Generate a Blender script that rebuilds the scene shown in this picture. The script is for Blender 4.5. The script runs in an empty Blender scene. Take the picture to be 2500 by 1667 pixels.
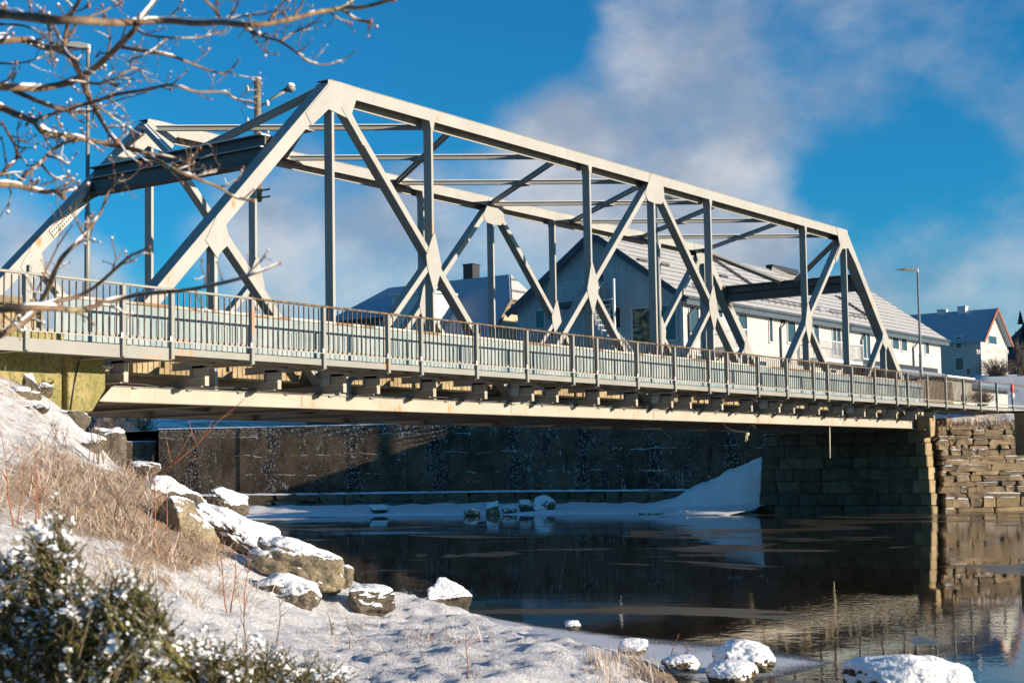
import bpy, bmesh, math, random
import numpy as np
from mathutils import Vector, Matrix, noise as mnoise

rnd = random.Random(7)
S = bpy.context.scene
COL = S.collection

# ------------------------------------------------------------------ camera
F_PX, SHIFT = 3717.289, 48.2086           # focal length and principal point offset in 2500 px wide frame
CAM = np.array([-20.2593, -25.6747, -1.8982])
RM = np.array([[0.583301935, -0.812088305, -0.016475361],
               [-0.048071211, -0.054762017, 0.997341607],
               [0.810831679, 0.580959299, 0.070980859]])
def ray(x, y):
    return RM.T @ np.array([(x - 1250) / F_PX, -(y - 833.5 - SHIFT) / F_PX, 1.0])
def at(x, y, d):
    """world point seen in direction (x, y) at the distance d along the view axis"""
    return Vector(CAM + ray(x, y) * d)
def on(axis, val, x, y):
    r = ray(x, y); t = (val - CAM[axis]) / r[axis]
    return Vector(CAM + r * t)
def seen(p):
    d = RM @ (np.asarray(p, float) - CAM)
    return 1250 + F_PX * d[0] / d[2], 833.5 + SHIFT - F_PX * d[1] / d[2], d[2]

cd = bpy.data.cameras.new("camera")
cam = bpy.data.objects.new("camera", cd); COL.objects.link(cam)
cam.matrix_world = Matrix(((RM[0][0], RM[1][0], -RM[2][0], CAM[0]),
                           (RM[0][1], RM[1][1], -RM[2][1], CAM[1]),
                           (RM[0][2], RM[1][2], -RM[2][2], CAM[2]), (0, 0, 0, 1)))
cd.sensor_width = 36.0; cd.lens = F_PX / 2500 * 36.0; cd.shift_y = SHIFT / 2500
cd.clip_start = 0.1; cd.clip_end = 6000
cd.dof.use_dof = True; cd.dof.focus_distance = 40.0; cd.dof.aperture_fstop = 5.6
S.camera = cam

# ------------------------------------------------------------------ light
SUN_EL, SUN_AZ = math.radians(10.5), math.atan2(0.30, -0.954)   # azimuth clockwise from +Y
sun_dir = Vector((math.sin(SUN_AZ) * math.cos(SUN_EL), math.cos(SUN_AZ) * math.cos(SUN_EL), math.sin(SUN_EL)))
sl = bpy.data.lights.new("sun", 'SUN'); sl.energy = 5.0; sl.angle = math.radians(0.5); sl.color = (1.0, 0.85, 0.665)
so = bpy.data.objects.new("sun", sl); COL.objects.link(so)
so.rotation_euler = (-sun_dir).to_track_quat('-Z', 'Y').to_euler(); so.location = (30, -60, 40)
S.view_settings.view_transform = 'Standard'; S.view_settings.look = 'None'
S.view_settings.exposure = 0.92; S.view_settings.gamma = 1.0; S.view_settings.use_curve_mapping = False

# node helper ------------------------------------------------------
class NT:
    def __init__(s, tree): s.t = tree; s.n = tree.nodes; s.l = tree.links
    def new(s, typ, **kw):
        n = s.n.new(typ)
        ins = kw.pop('ins', {})
        for k, v in kw.items(): setattr(n, k, v)
        for k, v in ins.items(): s.set(n.inputs[k], v)
        return n
    def set(s, sock, v):
        if isinstance(v, bpy.types.NodeSocket): s.l.new(v, sock)
        else:
            if sock.type == 'RGBA' and len(v) == 3: v = (*v, 1)
            sock.default_value = v
    def math(s, op, a, b=0.0, c=0.0, clamp=False):
        n = s.new('ShaderNodeMath', operation=op, use_clamp=clamp)
        for i, v in enumerate((a, b, c)): s.set(n.inputs[i], v)
        return n.outputs[0]
    def vm(s, op, a, b=None, scale=None):
        n = s.new('ShaderNodeVectorMath', operation=op)
        s.set(n.inputs[0], a)
        if b is not None: s.set(n.inputs[1], b)
        if scale is not None: s.set(n.inputs[3], scale)
        return n.outputs['Value'] if op in ('DOT_PRODUCT', 'LENGTH') else n.outputs[0]
    def noise(s, vec, scale, detail=4, rough=0.55, dist=0.0):
        return s.new('ShaderNodeTexNoise', ins={'Vector': vec, 'Scale': scale, 'Detail': detail, 'Roughness': rough, 'Distortion': dist}).outputs['Fac']
    def ramp(s, fac, lo, hi, a=0.0, b=1.0, smooth=True):
        n = s.new('ShaderNodeMapRange', interpolation_type='SMOOTHSTEP' if smooth else 'LINEAR')
        for i, v in enumerate((fac, lo, hi, a, b)): s.set(n.inputs[i], v)
        return n.outputs[0]
    def mix(s, fac, a, b):
        n = s.new('ShaderNodeMix', data_type='RGBA')
        s.set(n.inputs[0], fac); s.set(n.inputs[6], a); s.set(n.inputs[7], b)
        return n.outputs[2]
    def mul(s, vec, v): return s.vm('MULTIPLY', vec, v)

w = bpy.data.worlds.new("World"); S.world = w; w.use_nodes = True
T = NT(w.node_tree); T.n.clear()
sky = T.new('ShaderNodeTexSky', sky_type='NISHITA', sun_disc=False, sun_elevation=SUN_EL, sun_rotation=SUN_AZ,
            altitude=0, air_density=1.0, dust_density=0.15, ozone_density=3.0)
SKY_STR = 0.054
dirv = T.new('ShaderNodeTexCoord').outputs['Generated']
sep = T.new('ShaderNodeSeparateXYZ', ins={0: dirv})
zz = T.math('ADD', T.math('MAXIMUM', sep.outputs[2], 0.0), 0.16)
flat = T.mul(dirv, (1.0, 1.0, 1.45))
n1 = T.noise(flat, 5.0, 8, 0.55, 0.25)
n2 = T.noise(T.vm('ADD', flat, (3.1, 7.7, 1.3)), 12.0, 7, 0.56, 0.15)
field = T.math('ADD', T.math('MULTIPLY', n1, 0.58), T.math('MULTIPLY', n2, 0.42))
def blob(px, py, inner, outer, amount):
    """broad cloud bank centred on one direction of the sky"""
    global field
    d = Vector(ray(px, py)).normalized()
    dot = T.vm('DOT_PRODUCT', T.vm('NORMALIZE', dirv), tuple(d))
    m = T.ramp(dot, math.cos(outer), math.cos(inner), 0.0, amount)
    field = T.math('ADD', field, m)
R_ = math.radians
blob(2200, 190, R_(1), R_(8), 0.17)
blob(1650, 60, R_(0.5), R_(4), 0.08)
blob(1560, 330, R_(1), R_(6.5), 0.19)
blob(1200, 400, R_(1), R_(5), 0.17)
blob(800, 650, R_(1), R_(6), 0.17)
blob(2380, 720, R_(1), R_(5), 0.24)
blob(1450, 680, R_(1), R_(5), 0.12)
blob(1950, 700, R_(1), R_(4), 0.12)
blob(1750, 560, R_(1), R_(4), 0.12)
blob(60, 700, R_(1), R_(4.5), 0.20)
blob(1050, 40, R_(2), R_(7), -0.30)
blob(300, 120, R_(2), R_(8), -0.24)
blob(2200, 440, R_(.5), R_(4.5), -0.16)
blob(250, 560, R_(.5), R_(3), -0.06)
mask = T.ramp(field, 0.47, 0.82)
shade = T.noise(T.vm('ADD', flat, (9.2, 1.7, 4.3)), 9.0, 6, 0.55)
ccol = T.mix(T.ramp(shade, 0.36, 0.62), (0.20, 0.22, 0.262), (0.37, 0.368, 0.378))
# clear air: the sky model, its blue kept deep as in the cold dry air of the place
skyc = T.vm('SCALE', T.mul(sky.outputs[0], (0.17, 1.14, 1.62)), scale=SKY_STR)
allc = T.mix(T.math('MULTIPLY', mask, 0.80), skyc, ccol)
bg = T.new('ShaderNodeBackground', ins={'Color': allc, 'Strength': 1.0})
out = T.new('ShaderNodeOutputWorld', ins={0: bg.outputs[0]})

# ------------------------------------------------------------------ materials
MAT = {}
def mat(name, fn):
    m = bpy.data.materials.new(name); m.use_nodes = True
    t = NT(m.node_tree); t.n.clear()
    o = t.new('ShaderNodeOutputMaterial')
    b = t.new('ShaderNodeBsdfPrincipled'); t.l.new(b.outputs[0], o.inputs[0])
    b.inputs['Specular IOR Level'].default_value = 0.3
    t.b = b; t.o = o
    t.obj = t.new('ShaderNodeTexCoord').outputs['Object']
    t.pos = t.new('ShaderNodeNewGeometry').outputs['Position']
    t.rand = t.new('ShaderNodeObjectInfo').outputs['Random']
    fn(t); MAT[name] = m
    return m
def bump(t, h, strength=0.3, dist=0.02):
    n = t.new('ShaderNodeBump', ins={'Height': h, 'Strength': strength, 'Distance': dist})
    t.l.new(n.outputs[0], t.b.inputs['Normal'])
def col(t, c): t.set(t.b.inputs['Base Color'], c)
def rough(t, v): t.set(t.b.inputs['Roughness'], v)
def simple(name, c, r=0.6, var=0.12, scale=3.0, bmp=0.1):
    def fn(t):
        n = t.noise(t.pos, scale, 5)
        lo = tuple(x * (1 - var) for x in c); hi = tuple(min(1, x * (1 + var)) for x in c)
        col(t, t.mix(t.ramp(n, 0.3, 0.7), lo, hi)); rough(t, r)
        if bmp: bump(t, t.noise(t.pos, scale * 8, 4), bmp, 0.01)
    return mat(name, fn)

SPOTS = [(570, 497, 0.0, .09), (94, 590, 6.76, .14)]
def steel_paint(name, base, rust=0.5, streak=True):
    def fn(t):
        n = t.noise(t.pos, 0.9, 6, 0.6)
        st = t.noise(t.mul(t.pos, (7.0, 7.0, 0.5)), 1.6, 5, 0.6)
        fine = t.noise(t.pos, 22.0, 4, 0.6)
        c = t.mix(t.ramp(n, 0.35, 0.7), tuple(x * 0.87 for x in base), base)
        c = t.mix(t.math('MULTIPLY', t.ramp(st, 0.5, 0.75), 0.25), c, (0.22, 0.21, 0.17))
        r1 = t.noise(t.vm('ADD', t.pos, (11, 3, 5)), 0.8, 3, 0.5)
        r2 = t.noise(t.mul(t.pos, (5.0, 5.0, 0.9)), 2.2, 6, 0.65)
        rm = t.math('MULTIPLY', t.ramp(r1, 0.66 - 0.07 * rust, 0.74), t.ramp(r2, 0.46, 0.62))
        for sx, sy, yy, rad in SPOTS:
            q = on(1, yy, sx, sy); dd = t.vm('LENGTH', t.mul(t.vm('SUBTRACT', t.pos, tuple(q)), (1.0, .4, .75)))
            rm = t.math('MAXIMUM', rm, t.math('MULTIPLY', t.ramp(t.math('ADD', dd, t.math('MULTIPLY', r2, .12)), rad + .08, rad * .4 + .03), .9))
        c = t.mix(rm, c, (0.42, 0.16, 0.035))
        sp = t.math('MULTIPLY', t.ramp(t.noise(t.pos, 9.0, 6, 0.7), 0.66, 0.74), 0.55 * rust)
        c = t.mix(sp, c, (0.30, 0.16, 0.08))
        col(t, c); rough(t, t.ramp(fine, 0.3, 0.7, 0.42, 0.62)); bump(t, fine, 0.08, 0.004)
    return mat(name, fn)
steel_paint('paint', (0.325, 0.32, 0.30), 0.6)
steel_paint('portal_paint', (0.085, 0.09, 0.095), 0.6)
steel_paint('paint_lower', (0.36, 0.335, 0.285), 1.3)
steel_paint('paint_rail', (0.245, 0.245, 0.225), 0.8)
def fn(t):
    n = t.noise(t.mul(t.pos, (3.0, 3.0, 1.0)), 3.0, 6, 0.7)
    col(t, t.mix(t.ramp(n, 0.42, 0.6), (0.15, 0.115, 0.075), (0.065, 0.036, 0.022))); rough(t, 0.75)
    bump(t, t.noise(t.pos, 60, 4), 0.25, 0.004)
mat('rust_rail', fn)
def fn(t):
    n = t.noise(t.mul(t.pos, (1.0, 1.0, 0.35)), 2.1, 6, 0.6)
    c = t.mix(t.ramp(n, 0.35, 0.68), (0.18, 0.24, 0.26), (0.29, 0.335, 0.34))
    st = t.noise(t.mul(t.pos, (9.0, 9.0, 0.55)), 1.5, 6, 0.65)
    c = t.mix(t.math('MULTIPLY', t.ramp(st, 0.55, 0.72), 0.7), c, (0.30, 0.21, 0.13))
    c = t.mix(t.math('MULTIPLY', t.ramp(t.noise(t.pos, 6, 6, 0.7), 0.6, 0.72), 0.6), c, (0.33, 0.35, 0.33))
    col(t, c); rough(t, 0.6); bump(t, st, 0.15, 0.01)
mat('panel_paint', fn)
def fn(t):
    n = t.noise(t.mul(t.pos, (1.0, 1.0, 2.0)), 0.9, 4, 0.6)
    col(t, t.mix(t.ramp(n, 0.46, 0.54), (0.22, 0.13, 0.07), (0.45, 0.44, 0.40))); rough(t, 0.75)
    bump(t, t.noise(t.pos, 30, 4), 0.2, 0.006)
mat('cap', fn)
def fn(t):
    n = t.noise(t.pos, 1.3, 8, 0.65); m = t.noise(t.mul(t.pos, (2, 2, 0.7)), 5, 7, 0.7)
    c = t.mix(t.ramp(n, 0.35, 0.65), (0.22, 0.165, 0.095), (0.38, 0.30, 0.185))
    c = t.mix(t.ramp(m, 0.54, 0.72), c, (0.10, 0.075, 0.05))
    col(t, c); rough(t, 0.9); bump(t, m, 0.6, 0.03)
mat('old_concrete', fn)
def fn(t):
    n = t.noise(t.pos, 1.6, 7, 0.6); m = t.noise(t.pos, 14, 6, 0.7)
    c = t.mix(t.ramp(n, 0.35, 0.62), (0.20, 0.18, 0.065), (0.29, 0.24, 0.11))
    c = t.mix(t.ramp(m, 0.48, 0.66), c, (0.10, 0.105, 0.035))
    c = t.mix(t.ramp(t.noise(t.mul(t.pos, (3, 3, .5)), 1.3, 6, .7), .5, .7, 0, .7), c, (0.11, 0.085, 0.045))
    c = t.mix(t.ramp(t.noise(t.vm('ADD', t.pos, (4, 4, 9)), 1.1, 4), 0.6, 0.68), c, (0.36, 0.31, 0.24))
    col(t, c); rough(t, 0.9); bump(t, m, 0.5, 0.02)
mat('mossy_concrete', fn)
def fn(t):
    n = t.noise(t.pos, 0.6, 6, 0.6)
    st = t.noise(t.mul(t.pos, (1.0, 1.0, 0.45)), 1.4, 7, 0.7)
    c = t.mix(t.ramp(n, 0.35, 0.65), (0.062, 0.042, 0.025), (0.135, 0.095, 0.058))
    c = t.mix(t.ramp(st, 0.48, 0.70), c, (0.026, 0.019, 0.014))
    # frost caught on pour lines, in running cracks and in clusters of small pits
    z_ = t.new('ShaderNodeSeparateXYZ', ins={0: t.pos}).outputs[2]
    clus = t.ramp(t.noise(t.mul(t.pos, (0.45, 0.45, 0.10)), 1.0, 5, 0.65), 0.46, 0.60)
    yj = t.math('ADD', t.math('MULTIPLY', t.new('ShaderNodeSeparateXYZ', ins={0: t.pos}).outputs[1], 0.235), t.math('MULTIPLY', t.noise(t.mul(t.pos, (1, 1, 1.5)), 0.7, 4), 0.35))
    jt = t.ramp(t.math('ABSOLUTE', t.math('SUBTRACT', t.math('FRACT', yj), 0.5)), 0.16, 0.02)
    c = t.mix(t.math('MULTIPLY', t.ramp(jt, .45, .95), t.ramp(t.noise(t.pos, 2.5, 5, .7), .4, .55)), c, (0.012, 0.010, 0.009))
    clus = t.math('MAXIMUM', t.math('MULTIPLY', clus, .55), t.ramp(jt, .1, .75))
    pit = t.ramp(t.noise(t.mul(t.pos, (5.0, 5.0, 8.0)), 1.7, 5, 0.8), 0.565, 0.61)
    wob = t.math('ADD', t.math('MULTIPLY', t.noise(t.pos, 0.7, 5, 0.6), 0.5), t.math('MULTIPLY', t.noise(t.pos, 6.0, 4, 0.7), 0.12))
    line = t.ramp(t.math('ABSOLUTE', t.math('SUBTRACT', t.math('FRACT', t.math('ADD', t.math('MULTIPLY', z_, 0.9), wob)), 0.5)), 0.022, 0.006)
    line = t.math('MULTIPLY', line, t.ramp(t.noise(t.mul(t.vm('ADD', t.pos, (7, 1, 2)), (1, 1, 2.5)), 0.55, 6, 0.7), 0.52, 0.57))
    ver = t.ramp(t.math('ABSOLUTE', t.math('SUBTRACT', t.noise(t.mul(t.pos, (1, 1, 0.25)), 0.8, 5, 0.6), 0.5)), 0.006, 0.001)
    ver = t.math('MULTIPLY', ver, t.ramp(t.noise(t.vm('ADD', t.pos, (2, 9, 4)), 0.9, 4, 0.6), 0.56, 0.62))
    topf = t.math('MULTIPLY', t.ramp(z_, 0.0, 0.6), t.ramp(t.noise(t.pos, 9, 5, 0.75), 0.56, 0.60))
    spk = t.math('MULTIPLY', t.ramp(t.noise(t.mul(t.pos, (6.0, 6.0, 11.0)), 1.3, 3, 0.7), 0.66, 0.69), 0.9)
    f = t.math('MAXIMUM', t.math('MAXIMUM', t.math('MULTIPLY', clus, pit), line), t.math('MAXIMUM', t.math('MAXIMUM', ver, topf), spk))
    c = t.mix(t.math('MULTIPLY', f, 0.85), c, (0.74, 0.72, 0.70))
    col(t, c); rough(t, 0.9); bump(t, t.noise(t.pos, 7, 6, 0.7), 0.5, 0.03)
mat('river_wall', fn)
def stone(name, a, b, dark=0.5):
    def fn(t):
        p = t.vm('ADD', t.pos, T3(t))
        n = t.noise(p, 1.7, 7, 0.62); m = t.noise(p, 9, 6, 0.7)
        c = t.mix(t.ramp(n, 0.33, 0.67), a, b)
        c = t.mix(t.ramp(m, 0.55, 0.75, 0, dark), c, tuple(x * 0.35 for x in a))
        k = t.math('ADD', t.math('MULTIPLY', t.rand, 0.55), 0.7)
        c = t.vm('SCALE', c, scale=k)
        col(t, c); rough(t, 0.88); bump(t, t.math('ADD', t.math('MULTIPLY', n, 0.6), t.math('MULTIPLY', m, 0.4)), 0.8, 0.05)
    return mat(name, fn)
def T3(t): return t.new('ShaderNodeCombineXYZ', ins={0: t.math('MULTIPLY', t.rand, 31.0), 1: t.math('MULTIPLY', t.rand, 17.0), 2: 0.0}).outputs[0]
stone('granite', (0.10, 0.076, 0.052), (0.18, 0.135, 0.088))
stone('rubble', (0.13, 0.10, 0.07), (0.30, 0.22, 0.135))
stone('quoin', (0.21, 0.155, 0.085), (0.30, 0.225, 0.13), 0.3)
def fn(t):
    n = t.noise(t.pos, 2.0, 6); col(t, t.mix(n, (0.74, 0.75, 0.78), (0.82, 0.82, 0.83))); rough(t, 0.55)
    h = t.math('ADD', t.math('MULTIPLY', t.noise(t.pos, 14, 6, 0.7), 0.7), t.math('MULTIPLY', t.noise(t.pos, 60, 4, 0.7), 0.3))
    bump(t, h, 0.45, 0.02)
mat('snow', fn)
def fn(t):
    big = t.noise(t.pos, 0.7, 6, 0.6); m = t.noise(t.pos, 6, 7, 0.72); fine = t.noise(t.pos, 30, 6, 0.75)
    dirt = t.new('ShaderNodeAttribute', attribute_name='dirt').outputs['Fac']
    f = t.math('ADD', t.math('MULTIPLY', dirt, 0.33), t.math('ADD', t.math('MULTIPLY', big, 0.25), t.math('ADD', t.math('MULTIPLY', m, 0.45), t.math('MULTIPLY', fine, 0.30))))
    k = t.ramp(f, 0.625, 0.735)
    c = t.mix(t.noise(t.pos, 12, 4), (0.70, 0.70, 0.73), (0.82, 0.80, 0.79))
    c = t.mix(k, c, t.mix(m, (0.20, 0.13, 0.08), (0.50, 0.37, 0.26)))
    col(t, c); rough(t, 0.6)
    h = t.math('ADD', t.math('MULTIPLY', m, 0.6), t.math('MULTIPLY', fine, 0.4))
    bump(t, h, 1.0, 0.11)
mat('snow_ground', fn)
def fn(t):
    n = t.noise(t.pos, 0.05, 6); m = t.noise(t.pos, 0.6, 6)
    col(t, t.mix(t.ramp(n, 0.3, 0.7), (0.62, 0.63, 0.66), (0.52, 0.52, 0.53))); rough(t, 0.7); bump(t, m, 0.4, 0.2)
mat('far_snow', fn)
def boulder(name, a, b, moss=(0.10, 0.10, 0.04)):
    def fn(t):
        sn = t.new('ShaderNodeAttribute', attribute_name='snow').outputs['Fac']
        n = t.noise(t.pos, 1.4, 7, 0.65); m = t.noise(t.mul(t.pos, (1, 1, 2.4)), 7, 7, 0.72)
        c = t.mix(t.ramp(n, 0.35, 0.65), a, b)
        fine = t.noise(t.pos, 26, 6, 0.75)
        c = t.vm('SCALE', c, scale=t.ramp(fine, 0.3, 0.7, 0.6, 1.25))
        crk = t.new('ShaderNodeTexVoronoi', feature='DISTANCE_TO_EDGE', ins={'Vector': t.vm('ADD', t.mul(t.pos, (1, 1, 1.8)), t.vm('SCALE', t.new('ShaderNodeTexNoise', ins={'Vector': t.pos, 'Scale': 3.0, 'Detail': 4.0}).outputs['Color'], scale=0.5)), 'Scale': 1.9}).outputs['Distance']
        ck = t.ramp(crk, 0.03, 0.0)
        c = t.mix(t.ramp(m, 0.53, 0.68, 0, 0.75), c, tuple(x * 0.3 for x in a))
        c = t.mix(t.math('MULTIPLY', ck, t.ramp(t.noise(t.pos, 1.2, 4), .5, .65, 0, .7)), c, tuple(x * 0.25 for x in a))
        m = t.math('SUBTRACT', t.math('ADD', m, t.math('MULTIPLY', fine, 0.5)), t.math('MULTIPLY', ck, 0.12))
        c = t.mix(t.ramp(t.noise(t.vm('ADD', t.pos, (5, 2, 8)), 2.6, 6, 0.7), 0.58, 0.7, 0, 0.6), c, moss)
        sm = t.ramp(t.math('ADD', sn, t.math('MULTIPLY', t.math('SUBTRACT', t.noise(t.pos, 8, 6, 0.7), 0.5), 1.0)), 0.46, 0.56)
        c = t.mix(sm, c, (0.80, 0.80, 0.82))
        col(t, c); rough(t, t.ramp(sm, 0, 1, 0.9, 0.6))
        h = t.mix(sm, t.math('ADD', t.math('MULTIPLY', m, 0.8), t.math('MULTIPLY', n, 0.4)), t.math('MULTIPLY', t.noise(t.pos, 25, 5), 0.25))
        bump(t, h, 1.0, 0.07)
    return mat(name, fn)
boulder('boulder_tan', (0.27, 0.215, 0.14), (0.42, 0.345, 0.235))
boulder('boulder_grey', (0.12, 0.10, 0.076), (0.22, 0.185, 0.14))
boulder('boulder_dark', (0.09, 0.075, 0.055), (0.20, 0.165, 0.11))
simple('dark_steel', (0.05, 0.05, 0.055), 0.5)
simple('black_paint', (0.025, 0.025, 0.03), 0.45)
simple('lamp_grey', (0.19, 0.205, 0.205), 0.4, 0.08, 2, 0.03)
simple('wood_pole', (0.17, 0.13, 0.09), 0.8, 0.3, 6, 0.3)
simple('porcelain', (0.6, 0.6, 0.59), 0.2, 0.02, 2, 0)
simple('asphalt', (0.09, 0.09, 0.095), 0.9, 0.2, 4, 0.4)
simple('deck_plank', (0.30, 0.28, 0.25), 0.8, 0.2, 5, 0.2)
simple('red_trim', (0.22, 0.075, 0.04), 0.6)
simple('house_cream', (0.42, 0.33, 0.21), 0.7, 0.1)
simple('signal_red', (0.75, 0.07, 0.03), 0.4, 0.05, 2, 0)
simple('white_plastic', (0.52, 0.515, 0.5), 0.4, 0.03, 2, 0)
simple('sign_yellow', (0.85, 0.6, 0.03), 0.5, 0.05, 2, 0)
simple('rope', (0.62, 0.56, 0.40), 0.9, 0.1, 20, 0.2)
simple('balcony_metal', (0.55, 0.56, 0.56), 0.5, 0.1)
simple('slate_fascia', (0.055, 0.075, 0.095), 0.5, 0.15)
def fn(t):
    n = t.noise(t.pos, 0.5, 5)
    col(t, t.mix(n, (0.02, 0.035, 0.05), (0.05, 0.07, 0.085))); rough(t, 0.06); t.b.inputs['Specular IOR Level'].default_value = 0.6
mat('glass', fn)
def cladding(name, c, axis, pitch, amt=0.5):
    def fn(t):
        s = t.new('ShaderNodeSeparateXYZ', ins={0: t.pos})
        fr = t.math('FRACT', t.math('MULTIPLY', s.outputs[axis], 1.0 / pitch))
        g = t.ramp(fr, 0.0, 0.16, 0, 1) if axis == 2 else t.math('MULTIPLY', t.ramp(fr, 0.0, 0.12), t.ramp(fr, 0.62, 0.5, 0.35, 1))
        n = t.noise(t.mul(t.pos, (2, 2, 0.4)), 1.2, 6)
        cc = t.mix(t.ramp(n, 0.3, 0.7), tuple(x * 0.9 for x in c), c)
        board = t.noise(t.vm('SCALE', t.vm('FLOOR', t.vm('SCALE', t.pos, scale=1.0 / pitch)), scale=7.3), 1.0, 1)
        cc = t.vm('SCALE', cc, scale=t.ramp(board, 0.3, 0.7, 0.93, 1.04))
        col(t, t.mix(t.ramp(fr, 0.0, 0.10, 0.35, 0.0), cc, tuple(x * 0.45 for x in c))); rough(t, 0.65)
        bump(t, g, amt, 0.03)
    return mat(name, fn)
cladding('clad_x', (0.44, 0.43, 0.41), 0, 0.22)
cladding('clad_y', (0.42, 0.46, 0.48), 1, 0.26)
cladding('clad_h', (0.44, 0.42, 0.385), 2, 0.30)
cladding('clad_shed', (0.42, 0.40, 0.34), 0, 0.18)
def roofmat(name, snowc, dark, px, py, thr):
    """roof of small tiles under a thin cover of snow: the tile courses show as fine broken lines"""
    def fn(t):
        s = t.new('ShaderNodeSeparateXYZ', ins={0: t.obj})
        u = t.math('FRACT', t.math('MULTIPLY', s.outputs[1], 1.0 / py))
        v = t.math('FRACT', t.math('MULTIPLY', s.outputs[0], 1.0 / px))
        n = t.noise(t.obj, 0.35, 5, 0.6)
        line = t.ramp(u, 0.30, 0.12)
        dash = t.ramp(t.math('ABSOLUTE', t.math('SUBTRACT', v, 0.5)), 0.12, 0.22)
        k = t.math('MULTIPLY', line, t.math('MAXIMUM', dash, t.ramp(n, 0.62, 0.5)))
        k = t.math('MULTIPLY', k, t.ramp(t.noise(t.obj, 1.3, 4), 0.25, 0.45))
        c = t.mix(t.math('MULTIPLY', k, thr), snowc, dark)
        col(t, c); rough(t, 0.6); bump(t, t.math('SUBTRACT', 1.0, k), 0.3, 0.03)
    return mat(name, fn)
roofmat('tile_snow', (0.40, 0.395, 0.395), (0.06, 0.065, 0.065), 0.33, 0.62, 0.85)
roofmat('roof_shade_blue', (0.32, 0.38, 0.45), (0.17, 0.21, 0.27), 0.3, 0.42, 0.5)  # snow and tile colours carry the blue of shade
def fn(t):
    p = t.pos
    rip = t.noise(t.mul(p, (0.9, 0.9, 1)), 5.0, 3, 0.6)
    big = t.noise(t.mul(p, (1, 1, 1)), 0.35, 3, 0.5)
    calm = t.ramp(t.noise(t.vm('ADD', p, (20, 3, 0)), 0.11, 4, 0.55, 0.8), 0.42, 0.60)
    h = t.math('ADD', t.math('MULTIPLY', rip, calm), t.math('MULTIPLY', big, 0.5))
    bump(t, h, 0.05, 0.05)
    # skin of thin new ice, broken into long floes along the current
    d = t.vm('ADD', t.mul(p, (0.16, 0.11, 1)), (1.7, 5.4, 0))
    ice = t.noise(d, 0.9, 7, 0.55, 1.6)
    ice = t.ramp(ice, 0.56, 0.60)
    col(t, t.mix(ice, (0.016, 0.012, 0.008), (0.058, 0.048, 0.036)))
    rough(t, t.math('ADD', t.math('MULTIPLY', ice, 0.20), 0.02))
    t.b.inputs['IOR'].default_value = 1.33; t.b.inputs['Specular IOR Level'].default_value = 0.5
mat('water', fn)
def fn(t):
    n = t.noise(t.pos, 34, 5, 0.8); b2 = t.noise(t.pos, 0.9, 5, 0.65)
    e = t.new('ShaderNodeAttribute', attribute_name='edge').outputs['Fac']
    k = t.ramp(t.math('ADD', n, t.math('ADD', t.math('MULTIPLY', t.math('SUBTRACT', b2, 0.5), 0.5), t.math('MULTIPLY', e, 0.26))), 0.60, 0.74)
    col(t, t.mix(k, (0.055, 0.052, 0.05), (0.66, 0.67, 0.71))); rough(t, t.ramp(k, 0, 1, 0.22, 0.6))
    bump(t, n, 0.4, 0.02)
    tr = t.new('ShaderNodeBsdfTransparent')
    mx = t.new('ShaderNodeMixShader', ins={0: t.math('MAXIMUM', k, t.math('MULTIPLY', t.ramp(e, 0.15, 0.5), 0.85))})
    t.l.new(tr.outputs[0], mx.inputs[1]); t.l.new(t.b.outputs[0], mx.inputs[2]); t.l.new(mx.outputs[0], t.o.inputs[0])
mat('shore_ice', fn)
def fn(t):
    r = t.new('ShaderNodeAttribute', attribute_name='tint').outputs['Fac']
    c = t.mix(r, (0.25, 0.15, 0.08), (0.55, 0.41, 0.27)); c = t.mix(t.ramp(r, 0.3, 0.75), c, (0.70, 0.61, 0.54))
    col(t, c); rough(t, 0.8); t.b.inputs['Specular IOR Level'].default_value = 0.1
mat('dry_grass', fn)
simple('twig_red', (0.26, 0.105, 0.055), 0.7, 0.25, 20, 0.1)
simple('twig_brown', (0.17, 0.12, 0.085), 0.75, 0.3, 15, 0.2)
def fn(t):
    n = t.noise(t.pos, 9, 6, 0.7); m = t.noise(t.pos, 60, 5, 0.7)
    c = t.mix(t.ramp(n, 0.35, 0.65), (0.085, 0.055, 0.04), (0.23, 0.155, 0.095))
    c = t.mix(t.ramp(t.noise(t.vm('ADD', t.pos, (3, 3, 3)), 5, 5, 0.6), 0.58, 0.7), c, (0.33, 0.30, 0.14))
    col(t, c); rough(t, 0.8); bump(t, m, 0.6, 0.006)
mat('bark', fn)
def fn(t):
    r = t.new('ShaderNodeAttribute', attribute_name='tint').outputs['Fac']
    c = t.mix(r, (0.04, 0.055, 0.012), (0.20, 0.19, 0.04))
    col(t, t.mix(t.ramp(r, 0.8, 1.0, 0, 0.8), c, (0.16, 0.10, 0.03))); rough(t, 0.6)
mat('juniper', fn)
def fn(t):
    n = t.noise(t.pos, 0.03, 6, 0.6); m = t.noise(t.pos, 0.25, 6, 0.7)
    col(t, t.mix(t.ramp(m, 0.4, 0.7), (0.012, 0.016, 0.02), (0.05, 0.05, 0.05))); rough(t, 0.9)
mat('forest', fn)

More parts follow.
